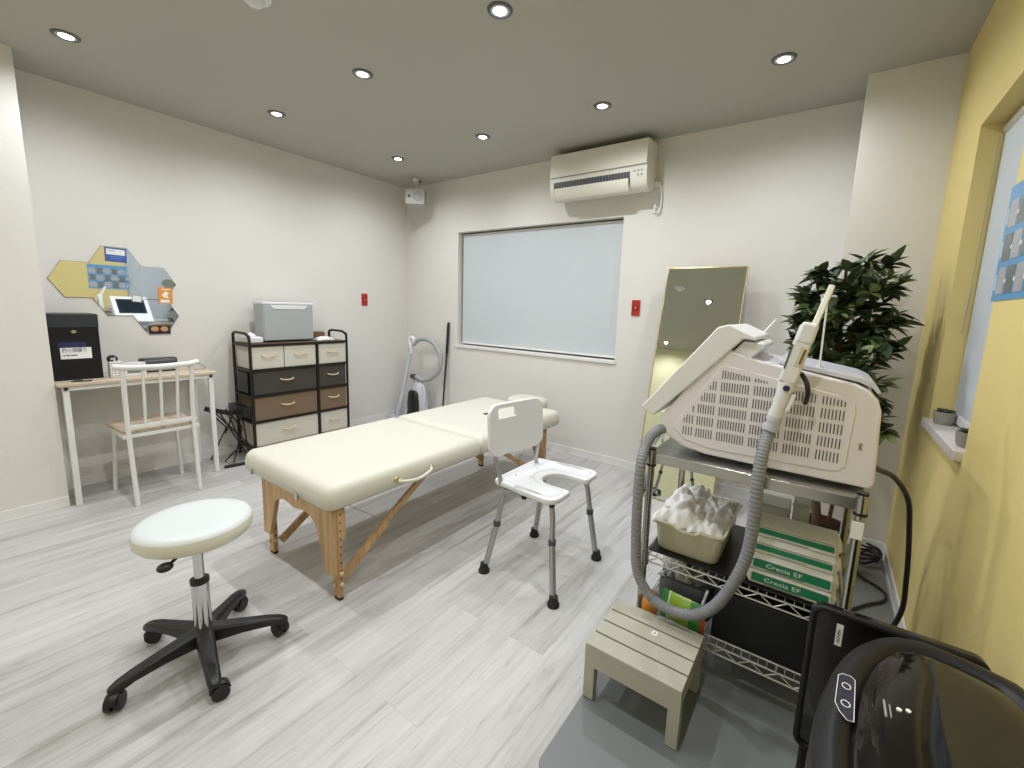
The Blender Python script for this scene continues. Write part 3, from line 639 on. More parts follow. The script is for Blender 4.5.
t = thing('mop_pole', 'thin black telescopic pole leaning on the back wall beside the vacuum hose', 'pole', (0.665, -0.09, 0))
obj('shaft', MB().tube([(0.663, -0.10, 0.03), (0.664, -0.065, 0.44), (0.664, -0.065, 0.441), (0.665, -0.035, 0.76)], [0.009, 0.009, 0.0095, 0.0095], 12), 'black', t, world=True)
obj('grip', MB().tube([(0.665, -0.035, 0.76), (0.666, -0.018, 1.06), (0.667, -0.016, 1.09)], [0.0145, 0.0145, 0.009], 12), 'black', t, world=True)
obj('collar', MB().cyl((0.664, -0.068, 0.42), (0.664, -0.064, 0.46), 0.0125, n=12).cyl((0.6645, -0.038, 0.73), (0.665, -0.035, 0.765), 0.013, n=12), 'dark_grey', t, world=True)
obj('foot_plate', MB().box((0.60, -0.16, 0.0), (0.73, -0.05, 0.032)), 'black', t, 0.006, world=True)

# ------------------------------------------------------------ treatment table
t = thing('treatment_table', 'long cream padded folding treatment table on beech legs in the middle of the room', 'massage table', (2.0, -1.45, 0))
TX0, TX1, TZ0, TZ1 = 1.62, 2.385, 0.424, 0.530
def cushion(y0, y1, r0, r1, x0=TX0, x1=TX1, z0=TZ0, z1=TZ1):
    """padded slab: rounded rectangle plan, domed top"""
    def plan(ins):
        pts = []; rr0 = max(r0-ins, 0.004); rr1 = max(r1-ins, 0.004); a0, a1, b0, b1 = x0+ins, x1-ins, y0+ins, y1-ins
        for cx, cy, s0, r in ((a1-rr0, b0+rr0, -PI/2, rr0), (a1-rr1, b1-rr1, 0, rr1), (a0+rr1, b1-rr1, PI/2, rr1), (a0+rr0, b0+rr0, PI, rr0)):
            for k in range(9): a = s0+PI/2*k/8; pts.append((cx+r*math.cos(a), cy+r*math.sin(a)))
        return pts
    hgt = z1-z0; loops = []
    for ins, zz in ((0.03, 0.0), (0.012, 0.02), (0.002, 0.16), (0.0, 0.45), (0.004, 0.66), (0.013, 0.83), (0.028, 0.94), (0.05, 0.99), (0.09, 1.0)):
        loops.append([Vector((a, b2, z0+hgt*zz)) for a, b2 in plan(ins)])
    return MB().loft(loops)
cm = cushion(-2.385, -1.462, 0.055, 0.012)
obj('near_cushion', cm, 'cream', t, world=True, angle=60)
obj('far_cushion', cushion(-1.458, -0.545, 0.012, 0.07), 'cream', t, world=True, angle=60)
hr = obj('headrest', cushion(-0.53, -0.27, 0.09, 0.11, 1.80, 2.13, 0.460, 0.545), 'cream', t, world=True, angle=60)
for x in (1.93, 2.07): obj('headrest_rod', MB().cyl((x, -0.60, 0.465), (x, -0.33, 0.478), 0.008, n=12), 'chrome', hr, world=True)
fb = MB()
for (a, c) in ((-2.345, -1.475), (-1.445, -0.585)):
    fb.box((TX0+0.12, a, 0.392), (TX0+0.14, c, 0.416)); fb.box((TX1-0.14, a, 0.392), (TX1-0.12, c, 0.416))
    fb.box((TX0+0.12, a+0.06, 0.392), (TX1-0.12, a+0.08, 0.416)); fb.box((TX0+0.12, c-0.02, 0.392), (TX1-0.12, c, 0.416))
obj('wooden_frame', fb, 'beech', t, 0.002, world=True)
def end_panel(y, thick, m):
    pts_ = []
    xa, xb = 1.738, 2.347
    outer_l = [(xa, 0.40), (xa-0.0, 0.20), (xa+0.005, 0.12)]
    # outline: top, right leg, arch, left leg
    out = [(xa+0.02, 0.416), (xb-0.02, 0.416), (xb, 0.408), (xb, 0.12), (xb-0.055, 0.12)]
    arch = []
    for k in range(13):
        u = k/12; x = xb-0.095-(xb-xa-0.19)*u
        z = 0.24 + 0.125*math.sin(PI*min(1, max(0, (u)))) ** 0.35 if 0 < u < 1 else 0.22
        z -= 0.028*math.exp(-((u-0.5)/0.16)**2)
        arch.append((x, z))
    out += arch + [(xa+0.055, 0.12), (xa, 0.12), (xa, 0.408)]
    return obj('end_panel', MB().prism(out, 'y', y-thick/2, y+thick/2), m, t, 0.003, world=True)
for yy in (-2.335, -0.71):
    ep = end_panel(yy, 0.022, 'beech')
    sg = 1 if yy < -1.5 else -1
    for x in (1.758, 2.327):
        lg = obj('leg', MB().box((x-0.021, yy-sg*0.002-0.034 if sg > 0 else yy-0.010, 0.012), (x+0.021, yy-0.012 if sg > 0 else yy+0.036, 0.30)), 'beech', t, 0.004, world=True) if False else obj('leg', MB().box((x-0.0215, yy+sg*0.011, 0.012), (x+0.0215, yy+sg*0.034, 0.27)), 'beech', t, 0.004, world=True)
        up_ = obj('leg_upper', MB().box((x-0.018, yy+sg*0.0115, 0.27), (x+0.0225, yy+sg*0.05, 0.408)), 'beech', lg, 0.006, world=True)
        hm = MB()
        for k in range(9): hm.cyl((x+0.0215, yy+sg*0.024, 0.10+k*0.036), (x+0.0232 if k > 4 else x+0.0225, yy+sg*0.024, 0.10+k*0.036), 0.0042, n=10)
        obj('adjustment_holes', hm, 'ink', lg, world=True)
        obj('foot_pad', MB().box((x-0.019, yy+sg*0.013, 0.0), (x+0.019, yy+sg*0.032, 0.0125)), 'rubber', lg, world=True)
        M.setdefault('knob', mat('pale_knob', (202, 180, 140), 0.4))
        for z in (0.075, 0.125): kb = MB(); obj('knob', MB().sphere((x-0.006, yy+sg*0.008, z-0.01), 0.010, (1, 0.8, 1), 12, 8), 'knob', lg, world=True); kb.sphere((x+0.026, yy+sg*0.022, z), 0.010, (0.9, 1, 1), 12, 8); obj('knob', kb, 'knob', lg, world=True)
# folding side braces with cable
for x in (2.30, 1.782):
    for (y0, y1) in ((-2.290, -1.775), (-0.74, -1.23)):
        ym = y0+(y1-y0)*0.48
        sb = obj('side_brace', MB().bar((x, y0, 0.062), (x, ym, 0.235), 0.024, 0.034), 'beech', t, 0.004, world=True)
        obj('upper_brace', MB().bar((x-0.012, ym-0.03*(1 if y1 > y0 else -1), 0.212), (x-0.012, y1, 0.405), 0.018, 0.030), 'beech', sb, 0.003, world=True)
        obj('brace_cable', MB().cyl((x-0.01, ym, 0.233), (x-0.01, y0+(0.02 if y1 > y0 else -0.02), 0.412), 0.0018, n=8), 'alu', sb, world=True)
hd = obj('carry_handle', MB().tube(smooth_path([(2.385, -2.045, 0.464), (2.405, -2.025, 0.456), (2.415, -1.945, 0.448), (2.405, -1.865, 0.460), (2.385, -1.842, 0.470)], 6), 0.0085, 10), 'cream', t, world=True)
for y in (-2.05, -1.84): obj('handle_mount', MB().sphere((2.384, y, 0.467), 0.016, (0.6, 1, 1), 14, 8), 'gold', hd, world=True)
for (x, y, z) in ((1.74, -2.387, 0.446), (2.16, -2.387, 0.440)): obj('end_clip', MB().box((x-0.008, y-0.008, z-0.014), (x+0.008, y+0.004, z+0.012)), 'chrome', t, 0.002, world=True)
obj('face_hole_tab', MB().box((2.035, -1.045, TZ1-0.001), (2.065, -1.005, TZ1+0.004)), 'black', t, world=True)

# ------------------------------------------------------------ shower chair
t = thing('shower_chair', 'white plastic shower chair with U-notched seat and aluminium legs in front of the treatment table', 'shower chair', (2.85, -1.55, 0))
sz = 0.440
# seat outline (x, y), notch opens towards +x
so = [(2.70, -1.70), (2.715, -1.715), (2.80, -1.735), (2.92, -1.745), (2.985, -1.72), (3.01, -1.67), (3.012, -1.62)]
def seat_outline(s_=0.0):
    pts_ = []
    x0, x1, y0, y1 = 2.668+s_, 3.035-s_, -1.735+s_, -1.275-s_
    r = 0.055
    def arc(cx, cy, r_, a0, a1, n=7): return [(cx+r_*math.cos(a0+(a1-a0)*k/n), cy+r_*math.sin(a0+(a1-a0)*k/n)) for k in range(n+1)]
    pts_ += arc(x0+0.03, y0+0.06, 0.03, PI, 1.5*PI, 5)                 # back left
    pts_ += [(x0+0.10, y0+0.022), (x0+0.2, y0+0.008)]
    pts_ += arc(x1-r, y0+r, r, -PI/2, 0, 6)
    yn0, yn1 = -1.585-s_*0.0, -1.425+s_*0.0
    pts_ += arc(x1-0.018, yn0-0.018-s_, 0.018, 0, PI/2, 4)
    pts_ += [(x1-0.06, yn0-s_)]
    pts_ += arc(x1-0.115, (yn0+yn1)/2, (yn1-yn0)/2+s_, -PI/2, -1.5*PI, 12)
    pts_ += [(x1-0.06, yn1+s_)]
    pts_ += arc(x1-0.018, yn1+0.018+s_, 0.018, -PI/2, 0, 4)
    pts_ += arc(x1-r, y1-r, r, 0, PI/2, 6)
    pts_ += [(x0+0.2, y1-0.008), (x0+0.10, y1-0.022)]
    pts_ += arc(x0+0.03, y1-0.06, 0.03, PI/2, PI, 5)
    return pts_
seat = obj('seat', MB().prism(seat_outline(), 'z', sz-0.028, sz), 'white_plastic', t, 0.009, world=True, seg=3)
M['slot_grey'] = mat('pale_grey_slot', (190, 192, 190), 0.6)
obj('grip_slot', MB().prism(rrect(2.80, -1.322, 2.95, -1.298, 0.011), 'z', sz-0.004, sz+0.0006), 'slot_grey', seat, world=True)
obj('grip_slot', MB().prism(rrect(2.80, -1.716, 2.95, -1.700, 0.007), 'z', sz-0.004, sz+0.0006), 'slot_grey', seat, world=True)
(lambda *a, **k: None)('', MB(), mat('pale_grey_slot', (190, 192, 190), 0.6), seat, world=True)
def ring_strip(s0, s1, z):
    a = seat_outline(s0); b_ = seat_outline(s1); n = len(a); q = MB()
    q.v = [(x, y, z) for x, y in a] + [(x, y, z) for x, y in b_]
    q.f = [(k, (k+1) % n, n+(k+1) % n, n+k) for k in range(n)]
    return q
pad = MB()
for (a, c) in ((2.73, -1.60), (2.76, -1.45), (2.80, -1.57), (2.83, -1.42)): pad.cyl((a, c, sz-0.001), (a, c, sz+0.0005), 0.006, n=12)
obj('drain_holes', pad, 'grey_plastic', seat, world=True)
obj('seat_rim_line', ring_strip(0.022, 0.026, sz+0.0006), mat('seat_line', (196, 200, 204), 0.5), seat, world=True)
# backrest: panel in the y-z plane with rounded corners, slightly reclined, with a grip hole
def back_pt(y, z, off): # recline + slight curve
    u = (y+1.56)/0.215
    return (2.698-(z-0.56)*0.06-0.014*(1-u*u)+off+0.008+(y+1.60)*0.18, y, z)
bo = []
by0, by1, bz0, bz1 = -1.755, -1.396, 0.556, 0.806
def arc2(cy, cz, r, a0, n=6): return [(cy+r*math.cos(a0+PI/2*k/n), cz+r*math.sin(a0+PI/2*k/n)) for k in range(n+1)]
outer = []
NS = 80
def rr_param(k, n, y0, z0, y1, z1, r):
    # point on rounded rectangle at fraction k/n by angle ray casting
    pts_ = arc2(y1-r, z0+r, r, -PI/2) + [(y1, (z0+z1)/2)] + arc2(y1-r, z1-r, r, 0) + [((y0+y1)/2, z1)] + arc2(y0+r, z1-r, r, PI/2) + [(y0, (z0+z1)/2)] + arc2(y0+r, z0+r, r, PI) + [((y0+y1)/2, z0)]
    L_ = [0]
    for i in range(len(pts_)): a, c = pts_[i], pts_[(i+1) % len(pts_)]; L_.append(L_[-1]+math.dist(a, c))
    s_ = L_[-1]*k/n
    for i in range(len(pts_)):
        if L_[i+1] >= s_:
            f = (s_-L_[i])/max(L_[i+1]-L_[i], 1e-9); a, c = pts_[i], pts_[(i+1) % len(pts_)]
            return (a[0]+(c[0]-a[0])*f, a[1]+(c[1]-a[1])*f)
    return pts_[0]
O = [rr_param(k, NS, by0, bz0, by1, bz1, 0.055) for k in range(NS)]
# grip hole loop, matched by angle from the hole centre
hc = (-1.635, 0.760); hy, hz, hr_ = 0.060, 0.024, 0.010
def hole_pt(p):
    dy, dz = p[0]-hc[0], p[1]-hc[1]
    s_ = min(hy/abs(dy) if abs(dy) > 1e-9 else 1e9, hz/abs(dz) if abs(dz) > 1e-9 else 1e9)
    return (hc[0]+dy*s_, hc[1]+dz*s_)
I = [hole_pt(p) for p in O]
bm_ = MB(); steps = 6
loops = []
for off in (0.0, 0.018):
    lay = []
    for s_ in range(steps+1):
        f = s_/steps; lay.append([back_pt(o_[0]*(1-f)+i_[0]*f, o_[1]*(1-f)+i_[1]*f, off) for o_, i_ in zip(O, I)])
    loops.append(lay)
seqs = loops[0] + loops[1][::-1]
n = NS; bm_.v = [p for l in seqs for p in l]; m_ = len(seqs)
bm_.f = [(i*n+k, i*n+(k+1) % n, ((i+1) % m_)*n+(k+1) % n, ((i+1) % m_)*n+k) for i in range(m_) for k in range(n)]
obj('backrest', bm_, 'white_plastic', t, 0.004, world=True, angle=35)
# back tubes
for (y, yf) in ((-1.710, -1.69), (-1.415, -1.355)):
    obj('back_tube', MB().tube(smooth_path([(2.85, yf, sz-0.045), (2.76, yf, sz-0.045), (2.722, yf+(y-yf)*0.2, sz-0.035), (2.708, yf+(y-yf)*0.6, sz+0.02), (2.704+(y+1.60)*0.15, y, 0.54), (2.704+(y+1.60)*0.18, y, 0.580)], 7), 0.011, 12), 'alu', t, world=True)
for (fx, fy, tx, ty) in ((2.690, -1.782, 2.745, -1.70), (2.695, -1.355, 2.745, -1.34), (3.072, -1.345, 2.985, -1.34), (3.082, -1.785, 2.985, -1.675)):
    top = Vector((tx, ty, sz-0.04)); ft_ = Vector((fx, fy, 0.0)); mid = ft_ + (top-ft_)*0.60
    lg = obj('leg', MB().tube(smooth_path([mid, ft_+(top-ft_)*0.85+Vector(((fx-tx)*0.05, 0, 0)), top], 6), 0.0125, 14), 'alu', t, world=True)
    obj('lower_tube', MB().cyl(ft_+(top-ft_)*0.04, mid, 0.0145, n=14), 'alu', lg, world=True)
    obj('height_collar', MB().cyl(mid-Vector((0, 0, 0.014)), mid+Vector((0, 0, 0.014)), 0.0175, n=16), 'dark_grey', lg, 0.003, world=True)
    obj('rubber_foot', MB().lathe([(0.0001, 0), (0.026, 0.0), (0.027, 0.012), (0.021, 0.02), (0.0185, 0.045), (0.0001, 0.045)], (fx, fy, 0.0), 20), 'rubber', lg, world=True)
    hm = MB(); dirv = (Vector((3.9, -3.2, 0.2))-Vector((fx, fy, 0.2))).normalized()
    if fx < 2.8 and fy > -1.5:
        for k in range(6):
            p = ft_+(top-ft_)*(0.20+0.065*k)+dirv*0.0142; hm.cyl(p, p+dirv*0.0008, 0.003, n=8)
        obj('height_holes', hm, 'ink', lg, world=True)
cb = MB().bar((2.745, -1.70, sz-0.040), (2.985, -1.675, sz-0.040), 0.02, 0.012); cb.bar((2.745, -1.34, sz-0.040), (2.985, -1.34, sz-0.040), 0.02, 0.012).bar((2.745, -1.70, sz-0.040), (2.745, -1.34, sz-0.040), 0.02, 0.012)
obj('seat_frame', cb, 'alu', t, 0.002, world=True)
kn = MB()
for (x, y) in ((2.985, -1.69), (2.985, -1.335), (2.84, -1.70)): kn.sphere((x+0.012, y, sz-0.045), 0.014, (1, 1, 0.8), 12, 8)
obj('fixing_knobs', kn, 'black', t, world=True)

# ------------------------------------------------------------ rolling stool
t = thing('rolling_stool', 'round white padded stool on a black five-star caster base in the left foreground', 'stool', (2.225, -2.766, 0))
zs = 0.476
obj('seat', MB().lathe([(0.0001, zs+0.044), (0.10, zs+0.044), (0.147, zs+0.042), (0.160, zs+0.037), (0.1655, zs+0.029)], n=64), 'stool_vinyl', t, angle=60)
obj('seat_band', MB().lathe([(0.1655, zs+0.029), (0.1675, zs+0.018), (0.166, zs-0.004), (0.160, zs-0.014), (0.150, zs-0.02), (0.0001, zs-0.02)], n=64), 'stool_side', t, angle=60)
obj('gas_lift', MB().cyl((0, 0, 0.27), (0, 0, zs-0.02), 0.0155, n=24), 'chrome', t)
obj('column', MB().lathe([(0.0001, 0.06), (0.026, 0.06), (0.0265, 0.285), (0.0001, 0.285)], n=32), 'chrome', t)
obj('collar', MB().lathe([(0.0155, 0.279), (0.0285, 0.279), (0.0285, 0.293), (0.0155, 0.297)], n=32), 'black', t)
obj('under_plate', MB().box((-0.06, -0.06, zs-0.032), (0.06, 0.06, zs-0.02)), 'black', t, 0.003)
lv = MB().cyl((0, 0, zs-0.036), (0.105, -0.105, zs-0.040), 0.005, n=10); lv.sphere((0.118, -0.118, zs-0.036), 0.018, (1.1, 1.2, 0.75), 14, 8)
obj('height_lever', lv, 'black', t)
feet5 = [(2.247, -3.01), (2.474, -2.82), (2.366, -2.555), (2.04, -2.582), (1.996, -2.864)]
a_mean = sum(((math.atan2(y+2.766, x-2.225) - (-PI/2+0.09 + 2*PI/5*k) + PI) % (2*PI) - PI) for k, (x, y) in enumerate(feet5))/5
for k in range(5):
    a = -PI/2+0.09+a_mean+2*PI/5*k; d = Vector((math.cos(a), math.sin(a), 0)); s2 = Vector((-d.y, d.x, 0)); Rr = 0.245
    loops = []
    for r, wv, zt, zb in ((0.0, 0.030, 0.108, 0.052), (0.04, 0.028, 0.108, 0.056), (0.12, 0.024, 0.098, 0.062), (0.20, 0.021, 0.088, 0.060), (Rr-0.012, 0.020, 0.080, 0.052), (Rr+0.008, 0.016, 0.072, 0.050), (Rr+0.016, 0.010, 0.066, 0.052)):
        c0 = d*r
        loops.append([c0+s2*wv+Vector((0, 0, zb)), c0+s2*wv*0.95+Vector((0, 0, zt-0.008)), c0+s2*wv*0.6+Vector((0, 0, zt)), c0-s2*wv*0.6+Vector((0, 0, zt)), c0-s2*wv*0.95+Vector((0, 0, zt-0.008)), c0-s2*wv+Vector((0, 0, zb))])
    arm = obj('base_arm', MB().loft(loops), 'black', t, 0.003)
    cp = d*(Rr-0.004); wv = Vector((math.cos(a+0.9+k*0.7), math.sin(a+0.9+k*0.7), 0)); ax = Vector((-wv.y, wv.x, 0))
    cc = cp + wv*0.012 + Vector((0, 0, 0.0255))
    cs = MB(); cs.cyl(cp+Vector((0, 0, 0.03)), cp+Vector((0, 0, 0.062)), 0.007, n=12)
    for sgn in (-1, 1): cs.cyl(cc+ax*sgn*0.004, cc+ax*sgn*0.021, 0.0255, n=24)
    obj('caster', cs, 'black', arm, 0.002)
    hood = MB().loft([[cc + wv*(0.028*math.cos(q)) + Vector((0, 0, 0.028*math.sin(q)+0.001)) + ax*o_*0.014 for q in [PI*0.05+PI*0.9*j/8 for j in range(9)]] for o_ in (-1, 1)], cap=False)
    obj('caster_hood', hood, 'black', arm, solid=0.003)

# ------------------------------------------------------------ grey mat
o = obj('rubber_mat', MB().prism(rrect(3.388, -2.385, 4.275, -1.30, 0.03), 'z', 0.0005, 0.010), 'mat', None, 0.003)
tag(o, 'grey rubber floor mat under the step stool and the wire rack', 'mat')
o = obj('rubber_mat', MB().prism(rrect(3.80, -1.296, 4.280, -0.328, 0.02), 'z', 0.0005, 0.010), 'mat', None, 0.003)
tag(o, 'grey rubber floor mat under the potted tree, behind the rack by the yellow wall', 'mat')

# ------------------------------------------------------------ step stool
t = thing('step_stool', 'low khaki-grey slatted wooden step stool with a small white sticker, on the grey mat', 'step stool', (3.54, -1.99, 0.010))
X0, X1, Y0, Y1, ZT = 3.392, 3.694, -2.108, -1.842, 0.205
slw = (Y1-Y0)/4
for k in range(4):
    y = Y0+k*slw
    sl = obj('top_slat', MB().box((X0, y+(0.0035 if k else 0), ZT-0.018), (X1, y+slw-(0.0035 if k < 3 else 0), ZT)), 'stool_wood', t, 0.0015, world=True)
    if k == 2: stk = sl
obj('slat_bed', MB().box((X0+0.004, Y0+0.004, ZT-0.03), (X1-0.004, Y1-0.004, ZT-0.018)), 'groove_dark', t, world=True)
for y0_, y1_ in ((Y0, Y0+0.016), (Y1-0.016, Y1)):
    obj('apron', MB().box((X0+0.0341, y0_, ZT-0.075), (X1-0.0341, y1_, ZT-0.018)), 'stool_wood', t, 0.0, world=True)
for x0_, x1_ in ((X0+0.0, X0+0.016), (X1-0.016, X1)):
    obj('side_apron', MB().box((x0_, Y0+0.0301, ZT-0.055), (x1_, Y1-0.0301, ZT-0.018)), 'stool_wood', t, 0.0, world=True)
for x in (X0, X1-0.034):
    for y in (Y0, Y1-0.03): obj('leg', MB().box((x, y, 0.0131), (x+0.034, y+0.03, ZT-0.018)), 'stool_wood', t, 0.0, world=True)
for x in (X0, X1-0.034):
    for y in (Y0, Y1-0.03): obj('felt_pad', MB().box((x+0.001, y+0.001, 0.0102), (x+0.033, y+0.029, 0.0130)), 'groove_dark', t, world=True)
obj('sticker', MB().prism(rrect(3.548, -1.943, 3.566, -1.921, 0.004), 'z', ZT, ZT+0.0006), 'white_ink', stk, world=True)
obj('sticker_mark', MB().prism(rrect(3.554, -1.937, 3.560, -1.927, 0.002), 'z', ZT+0.0006, ZT+0.001), 'grey_plastic', stk, world=True)

# ------------------------------------------------------------ wire rack
RX0, RX1, RY0, RY1, RZ = 3.452, 4.050, -1.800, -1.350, 0.775
MATZ = 0.0105
t = thing('wire_rack', 'chrome wire rack with a stainless top shelf beside the yellow wall', 'rack', (3.75, -1.575, MATZ))
tray = MB().box((RX0, RY0, RZ-0.006), (RX1, RY1, RZ)); tray.box((RX0+0.02, RY0-0.002, RZ-0.036), (RX1-0.02, RY0+0.002, RZ-0.001)).box((RX0+0.02, RY1-0.002, RZ-0.036), (RX1-0.02, RY1+0.002, RZ-0.001)).box((RX0-0.002, RY0+0.02, RZ-0.036), (RX0+0.002, RY1-0.02, RZ-0.001)).box((RX1-0.002, RY0+0.02, RZ-0.036), (RX1+0.002, RY1-0.02, RZ-0.001))
obj('top_shelf', tray, 'steel', t, 0.0015, world=True)
for (x, y) in ((RX0+0.005, RY0+0.005), (RX1-0.005, RY0+0.005), (RX0+0.005, RY1-0.005), (RX1-0.005, RY1-0.005)):
    p = obj('post', MB().cyl((x, y, 0.03), (x, y, RZ+0.012), 0.0127, n=20), 'post', t, world=True)
    obj('post_cap', MB().cyl((x, y, RZ+0.010), (x, y, RZ+0.017), 0.0138, n=20), 'black', p, world=True)
    obj('levelling_foot', MB().cyl((x, y, MATZ), (x, y, 0.03), 0.015, 0.011, 16), 'black', p, world=True)
    obj('corner_collar', MB().cyl((x, y, RZ-0.04), (x, y, RZ+0.004), 0.0165, n=20), 'post', p, world=True)
    obj('collar_band', MB().cyl((x, y, RZ-0.048), (x, y, RZ-0.042), 0.0175, n=20), 'black', p, world=True)
    for z in (0.400, 0.155): obj('shelf_collar', MB().cyl((x, y, z-0.045), (x, y, z+0.006), 0.0185, 0.0165, 20), 'post', p, world=True)
obj('post_label', MB().box((RX1-0.022, RY0-0.0185+0.0025, 0.662), (RX1+0.006, RY0-0.0105, 0.712)), 'white_ink', t, 0.001, world=True)
for z in (0.394, 0.152):
    ws = MB(); r = 0.0024
    for y in (RY0+0.005, RY1-0.005):
        ws.cyl((RX0, y, z), (RX1, y, z), 0.0030, n=8); ws.cyl((RX0, y, z-0.028), (RX1, y, z-0.028), 0.0030, n=8)
        nz = 14; xs = [RX0+0.02+(RX1-RX0-0.04)*k/nz for k in range(nz+1)]
        ws.tube([(x, y, z if k % 2 else z-0.028) for k, x in enumerate(xs)], r, 6)
    for x in (RX0+0.005, RX1-0.005):
        ws.cyl((x, RY0, z), (x, RY1, z), 0.0030, n=8); ws.cyl((x, RY0, z-0.028), (x, RY1, z-0.028), 0.0030, n=8)
        nz = 10; ys = [RY0+0.02+(RY1-RY0-0.04)*k/nz for k in range(nz+1)]
        ws.tube([(x, y, z if k % 2 else z-0.028) for k, y in enumerate(ys)], r, 6)
    for k in range(23): x = RX0+0.025+k*0.0249; ws.cyl((x, RY0, z+0.004), (x, RY1, z+0.004), 0.0016, n=6)
    ws.cyl((RX0, -1.575, z), (RX1, -1.575, z), 0.0028, n=8)
    ob = obj('wire_shelf', ws, 'wire', t, world=True)
    if z < 0.2:   # front rail above the lowest shelf
        gr = MB(); gr.cyl((RX0, RY0+0.002, z+0.030), (RX1, RY0+0.002, z+0.030), 0.0028, n=8)
        for k in range(6): x = RX0+0.05+k*0.1; gr.cyl((x, RY0+0.002, z), (x, RY0+0.002, z+0.03), 0.0024, n=6)
        obj('guard_rail', gr, 'wire', ob, world=True)
o = obj('shelf_liner', MB().box((RX0+0.015, RY0+0.02, 0.4005), (RX1-0.02, RY1-0.02, 0.405)), 'deep_black', None, 0.001); tag(o, 'glossy black liner sheet on the middle shelf of the rack, under the beige tub', 'shelf liner')

# ------------------------------------------------------------ beige tub + cloths
SH = 0.405
t = thing('beige_tub', 'beige plastic tub holding crumpled white cloths on the middle shelf of the rack', 'tub', (3.585, -1.56, SH))
bx0, bx1, by0_, by1_ = 3.470, 3.708, -1.765, -1.40
def tubloop(ins, z, notch=False):
    L_ = rrect(bx0+ins, by0_+ins, bx1-ins, by1_-ins, 0.028, 5); out = []
    return [Vector((a, c, z)) for a, c in L_]
def tub_dense(ins, z, dip=0.0):
    pr = []
    base = rrect(bx0+ins, by0_+ins, bx1-ins, by1_-ins, 0.028, 5)
    # subdivide the front edge so the rim can dip
    out = []
    n_ = len(base)
    for i in range(n_):
        a = base[i]; c = base[(i+1) % n_]
        out.append(a)
        if abs(a[1]-c[1]) < 1e-6 and a[0] < c[0]:
            for k in range(1, 12):
                out.append((a[0]+(c[0]-a[0])*k/12, a[1]))
    res = []
    for (x, y) in out:
        zz = z
        if dip and y < by0_+0.03:
            u = (x-(bx0+bx1)/2)/0.042
            if abs(u) < 1: zz -= dip*min(1, (1-abs(u))*4)
        res.append(Vector((x, y, zz)))
    return res
tb = MB().loft([tub_dense(0.020, SH+0.001), tub_dense(0.014, SH+0.01), tub_dense(0.004, SH+0.100, 0.012), tub_dense(-0.004, SH+0.108, 0.012), tub_dense(-0.004, SH+0.114, 0.012), tub_dense(0.006, SH+0.114, 0.012), tub_dense(0.010, SH+0.10, 0.012), tub_dense(0.024, SH+0.012), tub_dense(0.04, SH+0.008)], cap=True)
obj('tub_shell', tb, 'tub', t, 0.0, world=True)
def cloth(name, label, x0, x1, y0, y1, z0, hgt, seed):
    rnd = random.Random(seed); ph = [rnd.uniform(0, 6.28) for _ in range(8)]
    def fn(u, v):
        e_ = (1-abs(2*u-1)**5)*(1-abs(2*v-1)**5)
        w1 = math.sin(7*u+5*v+ph[0])*0.35+math.sin(15*u-9*v+ph[1])*0.3+abs(math.sin(9*v+6*u+ph[2]))*0.45+abs(math.sin(17*u+13*v+ph[7]))*0.22
        x = x0+(x1-x0)*u+0.010*math.sin(11*v+ph[3]); y = y0+(y1-y0)*v+0.010*math.sin(12*u+ph[4])
        return (x, y, z0+hgt*e_*(0.62+0.38*w1)+0.006*math.sin(25*u+ph[5])*math.sin(21*v+ph[6]))
    q = MB().grid(fn, 36, 36)
    o = obj(name, q, 'cloth', None, solid=0.004, angle=80); return tag(o, label, 'cloth', 'white cloths in the beige tub')
cloth('white_cloth', 'crumpled white cloth bunched in the front left of the beige tub', 3.470, 3.622, -1.755, -1.50, SH+0.100, 0.070, 3)
cloth('white_cloth', 'folded white cloth lying in the right half of the beige tub', 3.585, 3.706, -1.755, -1.41, SH+0.103, 0.032, 11)
cloth('white_cloth', 'peaked white cloth at the back of the beige tub', 3.475, 3.60, -1.55, -1.42, SH+0.100, 0.065, 23)

